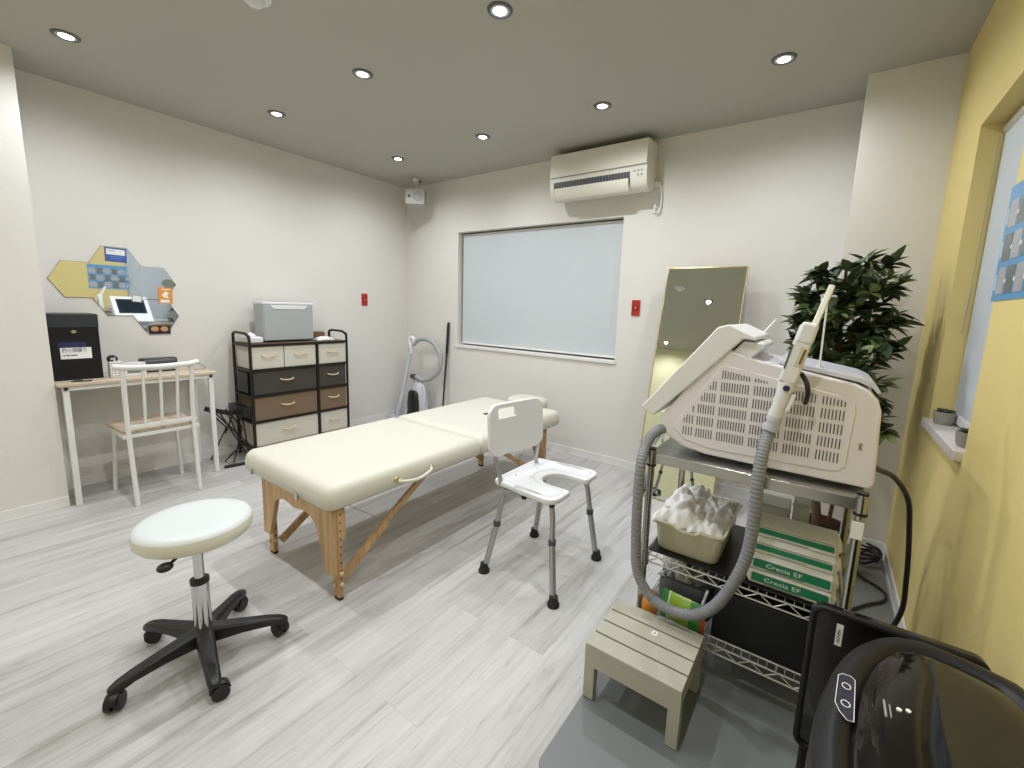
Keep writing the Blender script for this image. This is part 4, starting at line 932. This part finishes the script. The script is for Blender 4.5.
# ------------------------------------------------------------ paper towel packs
px0, px1 = 3.795, 4.012
labs = ['bottom of the stack', 'second from the bottom', 'third from the bottom', 'top of the stack']
for k in range(4):
    z = SH+0.0005+k*0.0455; yf = -1.765+(0, 0.006, 0.030, 0.055)[k]
    t = thing('paper_towel_pack', 'white and green paper towel pack on the rack, ' + labs[k], 'paper towel pack', ((px0+px1)/2, yf+0.055, z), 0, 'stacked paper towel packs')
    hh = 0.0448; hx = (px1-px0)/2
    prof_ = [(-0.055, 0.004), (-0.051, 0.0), (0.051, 0.0), (0.055, 0.006), (0.055, hh-0.006), (0.049, hh), (-0.043, hh), (-0.053, hh-0.006)]
    obj('wrapper', MB().prism([(a, c) for a, c in prof_], 'x', -hx, hx), 'pack', t, 0.004, seg=2)
    # folded gusset ends
    for sgn in (-1, 1):
        tri = MB().loft([[Vector((sgn*hx*0.99, y, z_)) for y, z_ in prof_], [Vector((sgn*(hx+0.014), y*0.55-0.01, hh*0.5+(z_-hh*0.5)*0.15)) for y, z_ in prof_]])
        obj('folded_end', tri, 'pack', t, smooth=False)
    bz = (0.010, 0.036) if k < 2 else (0.014, 0.031)
    obj('green_band', MB().box((-hx+0.006, -0.0556, bz[0]), (hx-0.006, -0.0540, bz[1])), 'green', t, 0.0)
    if k < 2: obj('brand_lettering', text_mb('Crecia EF' , 0.019, frame_mtx((-hx*0.62, -0.0560, 0.0230), (1, 0, 0), (0, 0, 1)), sx=1.35, depth=0.0003), 'white_ink', t, smooth=False)
    obj('print_lines', MB().box((-hx+0.01, -0.0556, 0.0372), (hx-0.01, -0.0545, 0.0380)).box((-hx*0.6, -0.0557, 0.0070), (hx*0.35, -0.054, 0.0083)), 'ink', t)

# frosted organiser boxes at the back of the shelf
for i, (x0_, x1_, h_, lab) in enumerate(((3.765, 3.875, 0.17, 'wider frosted clear storage box standing behind the paper towel packs'), (3.884, 3.935, 0.20, 'slim frosted clear storage box behind the right half of the paper towel packs'))):
    t = thing('storage_box', lab, 'storage box', ((x0_+x1_)/2, -1.44, SH), 0, 'frosted storage boxes')
    q = MB(); a_, c_ = -1.50, -1.385; th = 0.003
    q.box((x0_, a_, SH+0.001), (x1_, c_, SH+0.004)).box((x0_, a_, SH+0.004), (x1_, a_+th, SH+h_)).box((x0_, c_-th, SH+0.004), (x1_, c_, SH+h_)).box((x0_, a_+th, SH+0.004), (x0_+th, c_-th, SH+h_)).box((x1_-th, a_+th, SH+0.004), (x1_, c_-th, SH+h_))
    obj('box_shell', q, 'frost', t, world=True)
    obj('rim', MB().box((x0_-0.004, a_-0.004, SH+h_-0.008), (x1_+0.004, a_, SH+h_)), 'frost', t, 0.001, world=True)
    obj('contents', MB().box((x0_+0.01, a_+0.01, SH+0.006), (x1_-0.01, c_-0.01, SH+h_*0.35)), 'pack', t, 0.008, world=True)

# ------------------------------------------------------------ bottom shelf contents
BS = 0.1580
o = obj('black_case', MB().box((3.70, -1.775, BS), (4.02, -1.38, 0.345)), 'deep_black', None, 0.006); tag(o, 'large black box filling the right of the bottom rack shelf', 'box')
t = thing('grey_bag', 'dark grey bag with a light plastic liner on the left of the bottom rack shelf', 'bag', (3.59, -1.60, BS))
obj('bag_body', MB().loft([[Vector((3.59+a*0.105*q, -1.60+c*0.15*q, z)) for a, c in [(math.copysign(abs(math.cos(k*PI/12))**0.6, math.cos(k*PI/12)), math.copysign(abs(math.sin(k*PI/12))**0.6, math.sin(k*PI/12))) for k in range(24)]] for z, q in ((BS+0.001, 0.92), (BS+0.02, 1.0), (BS+0.09, 1.0), (BS+0.13, 0.92))]), 'bag_grey', t, world=True)
def liner(u, v): return (3.49+0.16*u+0.01*math.sin(9*v), -1.72+0.22*v, BS+0.125+0.055*math.sin(PI*u)*math.sin(PI*v)**0.6*(0.7+0.3*math.sin(13*u+7*v))+0.006*math.sin(31*u)*math.sin(23*v))
obj('plastic_liner', MB().grid(liner, 28, 28), 'bag_light', t, world=True, solid=0.002, angle=25)
obj('strap', MB().tube(smooth_path([(3.66, -1.735, BS+0.05), (3.665, -1.765, BS+0.10), (3.672, -1.73, BS+0.14)], 5), 0.005, 8), 'white_plastic', t, world=True)
t = thing('snack_pouch', 'shiny green and lime snack pouch at the front of the bottom rack shelf', 'pouch', (3.61, -1.80, BS))
def pouch(x0_, x1_, m, nm, par):
    def f_(s_):
        def g_(u, v):
            X = x0_+(x1_-x0_)*u; k = (X-3.535)/0.15
            th = 0.020*math.sin(PI*min(max(k, 0.02), 0.98))**0.5*math.sin(PI*v)**0.6
            zz = BS+0.035+0.095*v-0.012*k; return (X, -1.812+0.018*v+s_*th, zz)
        return g_
    q = MB().grid(f_(-1), 10, 14); q.grid(f_(1), 10, 14); return obj(nm, q, m, par, world=True)
pouch(3.535, 3.560, 'leafgreen', 'left_panel', t); pouch(3.560, 3.565, 'white_plastic', 'white_stripe', t); pouch(3.565, 3.635, 'lime', 'lime_panel', t); pouch(3.635, 3.670, 'leafgreen', 'right_panel', t); pouch(3.670, 3.685, 'deep_orange', 'sealed_end', t)
obj('brand_patch', MB().prism(rrect(3.575, BS+0.066, 3.628, BS+0.092, 0.006), 'y', -1.838, -1.832), mat('green_logo', (40, 110, 60), 0.4), t, world=True)
obj('brand_lettering', text_mb('PURE', 0.014, frame_mtx((3.580, -1.8385, BS+0.080), (1, 0, 0), (0, 0, 1)), depth=0.0003), 'white_ink', t, smooth=False, world=True)
o = obj('orange_packet', MB().loft([[Vector((3.493+a*0.030*q, -1.79+c*0.028*q, z)) for a, c in [(math.cos(k*PI/6), math.sin(k*PI/6)) for k in range(12)]] for z, q in ((BS+0.001, 0.7), (BS+0.01, 1.0), (BS+0.05, 1.05), (BS+0.085, 0.8), (BS+0.10, 0.15))]), 'orange', None); tag(o, 'small orange packet next to the rack post, left of the green snack pouch', 'packet')

# ------------------------------------------------------------ laser machine
MY0, MY1 = -1.740, -1.400
t = thing('beauty_laser_machine', 'large white treatment machine with slotted side vents and tilted screen on top of the rack', 'machine', (3.78, -1.57, RZ))
ol = [(3.500, 0.822), (3.545, 0.800), (3.620, 0.788), (3.80, 0.786), (4.062, 0.786), (4.071, 0.80), (4.062, 1.01), (4.052, 1.04), (4.028, 1.066), (3.999, 1.079), (3.93, 1.092), (3.814, 1.112), (3.72, 1.130), (3.665, 1.150), (3.640, 1.155), (3.600, 1.108), (3.520, 0.985), (3.456, 0.885), (3.458, 0.868), (3.475, 0.840)]
obj('side_shell', MB().prism(ol, 'y', MY0, MY0+0.05), 'pinkish', t, 0.008, world=True, seg=3)
obj('body', MB().prism([(x*0.995+0.02, z-0.004) for x, z in ol], 'y', MY0+0.05, MY1-0.04), 'lilac', t, 0.006, world=True)
obj('far_side_shell', MB().prism(ol, 'y', MY1-0.04, MY1), 'pinkish', t, 0.008, world=True, seg=3)
inset = [(3.520, 0.850), (3.550, 0.828), (3.63, 0.812), (3.96, 0.818), (3.985, 0.822), (4.000, 0.840), (4.006, 1.00), (4.000, 1.028), (3.985, 1.040), (3.83, 1.068), (3.70, 1.092), (3.660, 1.098), (3.640, 1.092), (3.575, 0.985), (3.508, 0.880), (3.508, 0.865)]
sp = obj('vent_panel', MB().prism(inset, 'y', MY0-0.004, MY0+0.002), 'pinkish', t, 0.003, world=True)
sl = MB()
def inside(x, z):
    if x < 3.535 or x > 3.985: return False
    hi = 1.083-(x-3.66)*0.165 if x > 3.645 else 0.895+(x-3.535)*1.66
    return z < hi
colx = [3.525, 3.605, 3.690, 3.775, 3.845, 3.925]
blocks = [(3.530, 3.572), (3.582, 3.636), (3.648, 3.732), (3.744, 3.828), (3.840, 3.910), (3.924, 3.982)]
for bi, (xa, xb) in enumerate(blocks):
    nn = int(round((xb-xa)/0.0078)); 
    for r_ in range(6):
        z0_ = 0.846+r_*0.0418; z1_ = z0_+0.030
        for k in range(nn):
            x = xa+0.003+k*(xb-xa-0.006)/(nn-1)
            if not inside(x, z0_+0.008): continue
            zt_ = z1_
            while zt_ > z0_+0.006 and not inside(x, zt_): zt_ -= 0.003
            sl.box((x-0.0015, MY0-0.0047, z0_), (x+0.0015, MY0-0.0038, zt_))
so_ = obj('vent_slots', sl, 'slot', sp, world=True, smooth=False); 
# top handle recess strip, right top
obj('top_cover', MB().prism([(3.80, 1.116), (3.94, 1.094), (4.005, 1.083), (4.036, 1.070), (4.052, 1.052), (4.058, 1.060), (4.040, 1.084), (4.008, 1.098), (3.94, 1.110), (3.80, 1.132)], 'y', MY0+0.03, MY1-0.03), 'lilac', t, 0.004, world=True)
# screen slab, tilted, facing left
scr = [(3.388, 0.918), (3.430, 0.893), (3.575, 1.085), (3.672, 1.192), (3.735, 1.192), (3.745, 1.202), (3.690, 1.232), (3.640, 1.238), (3.618, 1.226)]
scr = [(3.388, 0.921), (3.435, 0.895), (3.560, 1.030), (3.700, 1.188), (3.738, 1.184), (3.736, 1.196), (3.654, 1.232), (3.622, 1.221)]
sc_ = obj('screen_housing', MB().prism(scr, 'y', MY0-0.012, MY1+0.012), 'white_plastic', t, 0.006, world=True, seg=3)
d_ = Vector((3.622-3.388, 0, 1.224-0.918)).normalized(); n_ = Vector((-d_.z, 0, d_.x))
p0 = Vector((3.388, 0, 0.918))
pp = [p0+d_*0.03+n_*0.0006, p0+d_*0.355+n_*0.0006, p0+d_*0.355-n_*0.003, p0+d_*0.03-n_*0.003]
obj('display', MB().prism([(q.x, q.z) for q in pp], 'y', MY0+0.03, MY1-0.03), 'screen', sc_, world=True)
obj('screen_hinge', MB().prism([(3.64, 1.110), (3.70, 1.182), (3.752, 1.178), (3.762, 1.168), (3.735, 1.138), (3.72, 1.118)], 'y', MY0+0.012, MY1-0.06), 'white_plastic', t, 0.006, world=True)
obj('side_lettering', text_mb('EMS', 0.012, frame_mtx((4.028, MY0-0.0006, 0.905), (0, 0, 1), (-1, 0, 0)), depth=0.0004, align='CENTER'), 'ink', t, smooth=False, world=True)
obj('pedestal_feet', MB().cyl((3.60, MY0+0.10, RZ+0.0005), (3.60, MY0+0.10, 0.795), 0.02).cyl((4.01, MY0+0.10, RZ+0.0005), (4.01, MY0+0.10, 0.795), 0.02).cyl((3.60, MY1-0.06, RZ+0.0005), (3.60, MY1-0.06, 0.795), 0.02).cyl((4.01, MY1-0.06, RZ+0.0005), (4.01, MY1-0.06, 0.795), 0.02), 'rubber', t, world=True)
obj('key_rod', MB().tube([(3.715, MY1-0.05, 1.19), (3.755, MY1-0.03, 1.250), (3.757, MY1-0.03, 1.252)], [0.005, 0.004, 0.006], 8), 'white_plastic', t, world=True)
holder = thing('handpiece_holder', 'thin white upright rod rising from the top of the treatment machine', 'holder', (3.906, -1.68, 1.105))
obj('rod', MB().tube([(3.906, -1.68, 1.112), (3.904, -1.68, 1.318)], 0.0026, 8), 'white_metal', holder, world=True)
obj('rod_base', MB().cyl((3.906, -1.68, 1.107), (3.906, -1.68, 1.120), 0.009, n=14), 'white_plastic', holder, world=True)
obj('top_hook', MB().sphere((3.904, -1.68, 1.322), 0.007).cyl((3.888, -1.68, 1.330), (3.925, -1.685, 1.326), 0.003, n=8), 'frost', holder, world=True)

# handpiece + hose (one thing)
t = thing('laser_handpiece', 'white applicator handpiece with grey ribbed hose looping down in front of the rack', 'handpiece', (3.82, -1.80, 1.05))
HY = -1.80
def hp(x, z, y=HY): return Vector((x, y, z))
A0, A1 = hp(3.806, 0.925), hp(3.872, 1.245)
AX = (A1-A0).normalized(); PR = Vector((AX.z, 0, -AX.x))
def ap(s_, off=0.0, y=HY): v = A0+AX*s_+PR*off; return Vector((v.x, y, v.z))
def slab(s0, s1, o0, o1, w0, w1, y0, y1):
    q = [ap(s0, o0-w0/2), ap(s0, o0+w0/2), ap(s1, o1+w1/2), ap(s1, o1-w1/2)]; return MB().prism([(v.x, v.z) for v in q], 'y', y0, y1)
hd_ = obj('handpiece_body', slab(0.150, 0.322, -0.002, 0.000, 0.046, 0.044, HY-0.022, HY+0.022), 'white_plastic', t, 0.009, world=True, seg=3)
obj('treatment_head', slab(0.268, 0.330, 0.002, 0.002, 0.044, 0.042, HY-0.026, HY+0.024), 'white_plastic', hd_, 0.011, world=True, seg=3)
obj('window_panel', slab(0.205, 0.262, 0.008, 0.010, 0.018, 0.018, HY-0.0245, HY-0.0215), 'tub', hd_, 0.001, world=True)
obj('window_slot', slab(0.212, 0.255, 0.011, 0.013, 0.006, 0.006, HY-0.0252, HY-0.024), 'brown_card', hd_, world=True)
obj('edge_strip', slab(0.19, 0.262, -0.021, -0.021, 0.004, 0.004, HY-0.0235, HY-0.021), 'slot', hd_, world=True)
ring_a = [2*PI*k/20 for k in range(20)]
obj('grip', MB().loft([[ap(s_)+PR*math.cos(a)*r1+Vector((0, 1, 0))*math.sin(a)*r2 for a in ring_a] for s_, r1, r2 in ((0.040, 0.018, 0.018), (0.055, 0.021, 0.020), (0.075, 0.017, 0.018), (0.095, 0.021, 0.020), (0.115, 0.019, 0.020), (0.140, 0.024, 0.021), (0.165, 0.023, 0.021))]), 'white_plastic', hd_, world=True)
obj('connector', MB().tube([ap(0.0), ap(0.014), ap(0.0145), ap(0.030), ap(0.0305), ap(0.045)], [0.0225, 0.0225, 0.0185, 0.0185, 0.0215, 0.020], 20), 'vac_grey', hd_, world=True)
obj('trigger', MB().bar(ap(0.125, 0.027, HY-0.012), ap(0.070, 0.024, HY-0.012), 0.011, 0.010, (0, 1, 0)), 'white_plastic', hd_, 0.003, world=True)
obj('blue_button', MB().lathe([(0.0001, 0.004), (0.0075, 0.003), (0.009, 0.0)], (3.836, HY-0.0225, 1.058), 18, Matrix.Rotation(PI/2, 4, 'X')), 'navy', hd_, world=True)
obj('support_arm', MB().bar(hp(3.882, 1.238, HY+0.012), hp(3.910, 1.352, -1.73), 0.016, 0.024, (0, 1, 0)), 'ac', t, 0.004, world=True)
obj('black_lead', MB().tube(smooth_path([hp(3.866, 1.100, HY+0.02), hp(3.880, 1.082, HY+0.0), hp(3.888, 1.055, HY-0.005), hp(3.887, 1.030, HY+0.015), hp(3.884, 1.012, HY+0.045)], 6), 0.0068, 10), 'cord', t, world=True)
hose_px = [(3.803, 0.918, -1.80), (3.797, 0.86, -1.84), (3.796, 0.77, -1.86), (3.797, 0.65, -1.86), (3.789, 0.533, -1.86), (3.758, 0.422, -1.86), (3.715, 0.332, -1.86), (3.657, 0.276, -1.86), (3.581, 0.259, -1.86), (3.508, 0.281, -1.86), (3.460, 0.351, -1.86), (3.446, 0.458, -1.86), (3.440, 0.619, -1.86), (3.437, 0.745, -1.845), (3.436, 0.80, -1.80), (3.450, 0.838, -1.76), (3.485, 0.855, -1.71)]
cen = smooth_path([(x, y, z) for x, z, y in hose_px], 34)
obj('ribbed_hose', MB().tube(cen, [0.0185 if (k//2) % 2 else 0.0168 for k in range(len(cen))], 14), 'hose', t, world=True)

# power cords on the right
o = obj('power_cord', MB().tube(smooth_path([(4.068, -1.60, 0.83), (4.095, -1.52, 0.79), (4.154, -1.40, 0.739), (4.211, -1.30, 0.641), (4.235, -1.25, 0.515), (4.250, -1.22, 0.40), (4.259, -1.20, 0.302), (4.262, -1.20, 0.181), (4.232, -1.22, 0.08), (4.18, -1.27, 0.022)], 8), 0.0085, 10), 'cord'); tag(o, 'thick black power cord hanging from the treatment machine down the yellow wall side', 'cord')
rnd = random.Random(4); loops_ = []
for k in range(34):
    a = k*0.62; r = 0.055+0.018*math.sin(k*1.3); loops_.append((4.21+r*math.cos(a)*0.8, -0.48+r*math.sin(a)*1.6, 0.018+0.0018*k))
o = obj('cable_coil', MB().tube(smooth_path(loops_, 4), 0.0055, 8), 'cord'); tag(o, 'loose coil of thin black cable on the mat in the far right corner', 'cable')
o = obj('thin_cable', MB().tube(smooth_path([(4.15, -0.62, 0.018), (4.184, -0.702, 0.018), (4.236, -0.745, 0.018), (4.266, -0.802, 0.018), (4.250, -0.872, 0.018), (4.194, -0.94, 0.018), (4.13, -1.04, 0.018), (4.09, -1.16, 0.018)], 8), 0.006, 8), 'cord'); tag(o, 'thin black cable curving across the mat in front of the cable coil', 'cable')

# ------------------------------------------------------------ black folding table behind the bin
t = thing('folding_table', 'folded black plastic table with a white label standing between rack and bin', 'folding table', (4.10, -2.05, MATZ))
fy = -2.05
obj('table_panel', MB().prism(rrect(3.960, 0.185, 4.266, 0.578, 0.026, 6), 'y', fy-0.008, fy+0.012), 'black_gloss', t, 0.003, world=True)
rim = [(x, fy-0.010, z) for x, z in rrect(3.965, 0.190, 4.261, 0.573, 0.022, 6)]
obj('raised_rim', MB().tube(rim, 0.0075, 10, closed=True), 'black_satin', t, world=True)
for x in (3.985, 4.235):
    obj('leg', MB().tube([(x, fy+0.018, 0.50), (x, fy+0.018, 0.10), (x-0.006, fy+0.012, MATZ)], 0.010, 10), 'black_metal', t, world=True)
lb = obj('white_label', MB().box((4.012, fy-0.0095, 0.490), (4.025, fy-0.0082, 0.545)), 'white_ink', t, world=True)
obj('label_lettering', text_mb('ADHPH', 0.010, frame_mtx((4.0185, fy-0.0100, 0.515), (0, 0, 1), (-1, 0, 0)), depth=0.0003, align='CENTER'), 'ink', lb, smooth=False, world=True)

# ------------------------------------------------------------ sensor bin
t = thing('sensor_bin', 'large glossy black oval sensor bin with a two-button panel in the right foreground', 'trash bin', (4.13, -2.55, 0))
def bin_loop(z, ins, y0=-3.00, y1=-2.235, x0=3.960, x1=4.290):
    out = []
    # curved front (towards -x), straighter back
    n_ = 72
    cx, cy = (x0+x1)/2, (y0+y1)/2; a_, b_ = (x1-x0)/2-ins, (y1-y0)/2-ins
    for k in range(n_):
        q = 2*PI*k/n_; c_, s_ = math.cos(q), math.sin(q); e_ = 1.0-0.5*max(0.0, min(1.0, c_*1.5+0.25))
        out.append(Vector((cx+a_*math.copysign(abs(c_)**e_, c_), cy+b_*math.copysign(abs(s_)**e_, s_), z)))
    return out
obj('bin_body', MB().loft([bin_loop(0.0005, 0.035), bin_loop(0.02, 0.028), bin_loop(0.60, 0.008), bin_loop(0.605, 0.006)]), 'black_gloss', t, world=True)
obj('lid_rim', MB().loft([bin_loop(0.606, 0.010), bin_loop(0.612, 0.002), bin_loop(0.650, 0.0), bin_loop(0.670, 0.004), bin_loop(0.680, 0.012), bin_loop(0.684, 0.024), bin_loop(0.682, 0.040), bin_loop(0.676, 0.044)]), 'black_satin', t, world=True, angle=60)
ld_ = obj('lid_flap', MB().loft([bin_loop(0.670, 0.046), bin_loop(0.680, 0.047), bin_loop(0.6845, 0.053), bin_loop(0.689, 0.085), bin_loop(0.692, 0.12), bin_loop(0.693, 0.155)]), mat('smoked_glossy_lid', (22, 20, 20), 0.05, spec=0.5), t, world=True, angle=60)
PANEL = [(q_[0]+0.010, q_[1]) for q_ in ((3.984, -2.440), (3.990, -2.433), (4.001, -2.432), (4.006, -2.438), (4.001, -2.530), (3.993, -2.532), (3.984, -2.520), (3.979, -2.505))]
bp_ = obj('button_panel', MB().prism(PANEL, 'z', 0.6838, 0.6850), mat('dark_button_panel', (30, 32, 52), 0.4), t, world=True)
rg = MB()
def ringz(cx, cy, r, z): rg.tube([(cx+r*math.cos(a*PI/10), cy+1.2*r*math.sin(a*PI/10), z) for a in range(20)], 0.0007, 6, closed=True)
ringz(4.004, -2.460, 0.0055, 0.6855); ringz(4.002, -2.500, 0.0055, 0.6855)
rg.tube([(x, y, 0.6852) for x, y in PANEL], 0.0006, 6, closed=True)
obj('button_rings', rg, 'white_ink', bp_, world=True)
mk = MB().cyl((4.066, -2.471, 0.689), (4.066, -2.471, 0.6925), 0.0032, n=14).cyl((4.077, -2.466, 0.689), (4.077, -2.466, 0.6927), 0.0032, n=14)
obj('sensor_dots', mk, 'white_ink', ld_, world=True)
obj('lid_lettering', MB().box((4.048, -2.496, 0.688), (4.0505, -2.462, 0.6912)).box((4.0545, -2.494, 0.688), (4.056, -2.468, 0.6915)), 'grey_plastic', ld_, world=True)

# ------------------------------------------------------------ leaning mirror
t = thing('leaning_mirror', 'tall thin gold-framed floor mirror tilted back by the back wall, behind the rack', 'mirror', (3.17, -0.44, 0))
TLX, TRX, TLZ = 2.935, 3.434, 1.5775
bl_, br_ = Vector((2.918, -0.440, 0.002)), Vector((3.433, -0.440, 0.002)); tl_ = Vector((TLX, -0.120, TLZ)); tr_ = Vector((TRX, -0.120, TLZ))
e1 = (br_-bl_).normalized(); e2 = (tl_-bl_); hgt_ = e2.length; e2 = e2.normalized(); nn_ = e1.cross(e2)
mm = Matrix((e1, e2, nn_)).transposed().to_4x4(); mm.translation = bl_
wd_ = (br_-bl_).length
fm = MB()
for lo, hi in (((0, 0, -0.018), (0.007, hgt_, 0.004)), ((wd_-0.007, 0, -0.018), (wd_, hgt_, 0.004)), ((0.007, 0, -0.018), (wd_-0.007, 0.007, 0.004)), ((0.007, hgt_-0.007, -0.018), (wd_-0.007, hgt_, 0.004))): fm.box(lo, hi, mm)
obj('gold_frame', fm, 'gold', t, 0.001, world=True)
obj('mirror_glass', MB().box((0.007, 0.007, -0.004), (wd_-0.007, hgt_-0.007, 0.0), mm), 'mirror', t, world=True, smooth=False)
obj('back_board', MB().box((0.007, 0.007, -0.014), (wd_-0.007, hgt_-0.007, -0.0045), mm), 'brown_card', t, world=True)

st_ = MB()
for x in (3.0, 3.34): st_.cyl((x, -0.16, 1.30), (x, -0.03, 0.008), 0.007, n=10)
st_.cyl((3.0, -0.03, 0.008), (3.34, -0.03, 0.008), 0.007, n=10)
obj('rear_stand', st_, 'gold', t, world=True)

# ------------------------------------------------------------ potted tree
t = thing('potted_tree', 'tall artificial leafy tree in a dark red pot between back pier and rack', 'potted plant', (4.0, -0.72, 0.0105))
PC = Vector((4.0, -0.72, 0))
obj('pot', MB().lathe([(0.0001, 0.0), (0.085, 0.0), (0.105, 0.17), (0.110, 0.235), (0.104, 0.240), (0.095, 0.21), (0.0001, 0.205)], n=28), 'pot_red', t)
obj('soil', MB().lathe([(0.0001, 0.225), (0.06, 0.222), (0.097, 0.215)], n=24), 'soil', t)
tr = MB(); rnd = random.Random(12)
trunk = smooth_path([(-0.02, 0, 0.20), (-0.05, -0.01, 0.45), (-0.02, 0.01, 0.66), (-0.03, 0.0, 0.9), (-0.04, 0, 1.2), (-0.05, -0.01, 1.5)], 6)
tr.tube(trunk, [0.022-0.016*k/(len(trunk)-1) for k in range(len(trunk))], 10)
tr.tube(smooth_path([(0.02, 0.01, 0.20), (0.03, 0.02, 0.5), (-0.02, -0.01, 0.75), (0.04, 0.01, 1.05), (0.06, 0, 1.35)], 6), 0.009, 8)
lf = MB()
def leaf(p, d, L_, wv, up):
    d = d.normalized(); s_ = d.cross(up)
    s_ = s_.normalized() if s_.length > 1e-4 else Vector((1, 0, 0)); n_ = s_.cross(d)
    o_ = len(lf.v)
    prof_ = ((0.0, 0.0), (0.18, 0.62), (0.42, 1.0), (0.70, 0.72), (0.90, 0.28), (1.0, 0.0)); vs = []
    for f, q in prof_:
        c_ = p+d*L_*f-n_*L_*0.16*f*f
        if q == 0: vs.append(c_)
        else: vs += [c_-s_*wv*q+n_*wv*0.3*q, c_, c_+s_*wv*q+n_*wv*0.3*q]
    lf.v += [tuple(v) for v in vs]
    F_ = [(0, 1, 2), (0, 2, 3)]
    for k in range(3):
        a = 1+3*k; F_ += [(a, a+3, a+4, a+1), (a+1, a+4, a+5, a+2)]
    F_ += [(10, 13, 11), (11, 13, 12)]
    lf.f += [tuple(o_+i for i in f) for f in F_]
nb = 84
for b_i in range(nb):
    f = b_i/nb; z0_ = 0.62+0.84*f; ang = rnd.uniform(0, 2*PI)
    base = Vector((-0.035, 0, z0_-0.10)); R_ = (0.24-0.05*abs(f-0.4))*rnd.uniform(0.7, 1.08)
    if f > 0.85: R_ *= 0.72
    dr = Vector((math.cos(ang), math.sin(ang), 0)); mid = base+dr*R_*0.5+Vector((0, 0, 0.10)); tip = base+dr*R_+Vector((0, 0, 0.10+rnd.uniform(-0.05, 0.12)))
    # keep clear of wall and pier
    for v in (mid, tip):
        v.x = min(max(v.x, -0.20), 0.165); v.y = min(v.y, 0.31)
    path = smooth_path([base, mid, tip], 5); tr.tube(path, [0.004-0.003*k/(len(path)-1) for k in range(len(path))], 5)
    for k, p in enumerate(path[2:]):
        for q in range(3 if k < 7 else 4):
            tg = (path[min(k+3, len(path)-1)]-path[k+1]).normalized()
            dv = (tg*0.6+Vector((rnd.uniform(-1, 1), rnd.uniform(-1, 1), rnd.uniform(-0.7, 0.5)))*0.8)
            if p.x+dv.x*0.07 > 0.21: dv.x = -abs(dv.x)*0.2
            if p.y+dv.y*0.07 > 0.37: dv.y = -abs(dv.y)
            leaf(Vector(p), dv, rnd.uniform(0.055, 0.095), rnd.uniform(0.016, 0.025), Vector((rnd.uniform(-0.5, 0.5), rnd.uniform(-0.5, 0.5), 1)))
obj('trunk', tr, 'stem', t)
obj('foliage', lf, 'leaf', t, angle=80)

# ------------------------------------------------------------ sill succulents
for (y, lab) in ((-0.955, 'grey stone pot with dark succulent at the far end of the side window sill'), (-1.335, 'grey stone pot with succulent half hidden by the wall edge at the sill near end')):
    t = thing('potted_succulent', lab, 'potted plant', (W+0.024, y, ZW0), 0, 'succulents on the window sill')
    obj('pot', MB().lathe([(0.0001, 0.0), (0.024, 0.0), (0.031, 0.018), (0.034, 0.045), (0.034, 0.054), (0.030, 0.054), (0.028, 0.047), (0.0001, 0.047)], n=24), 'stone_pot', t)
    q = MB()
    for k in range(16):
        a = k*2.4; r = 0.006+0.0017*k; d = Vector((math.cos(a), math.sin(a), 0))
        q.tube([d*r*0.3+Vector((0, 0, 0.047)), d*r*0.8+Vector((0, 0, 0.060)), d*r*1.15+Vector((0, 0, 0.066-0.0004*k))], [0.005, 0.006, 0.001], 6)
    obj('rosette', q, 'succulent', t)

# ------------------------------------------------------------ poster on the yellow wall
t = thing('wall_poster', 'sky blue poster with a grid of small photos on the yellow wall beside the window', 'poster', (W-0.001, -1.60, 1.485))
py0, py1, pz0, pz1 = -1.815, -1.408, 1.328, 1.648
obj('sheet', MB().box((W-0.0022, py0, pz0), (W-0.0006, py1, pz1)), 'poster_blue', t, world=True)
k = 0
for r_ in range(3):
    for c_ in range(5):
        y1_ = py1-0.030-c_*0.075; z0_ = pz0+0.018+r_*0.092
        o = obj('photo', MB().box((W-0.0030, y1_-0.062, z0_), (W-0.0021, y1_, z0_+0.074)), ('photo_light', 'photo_dark')[(r_+c_) % 2], t, world=True)
        obj('caption_dot', MB().cyl((W-0.0032, y1_-0.066, z0_+0.035), (W-0.0021, y1_-0.066, z0_+0.035), 0.006, n=12), 'white_ink', o, world=True)
lm = MB()
for r_ in range(3): z0_ = pz0+0.03+r_*0.092; lm.box((W-0.0028, py1-0.016, z0_), (W-0.0021, py1-0.010, z0_+0.045))
obj('heading_marks', lm, 'white_ink', t, world=True)
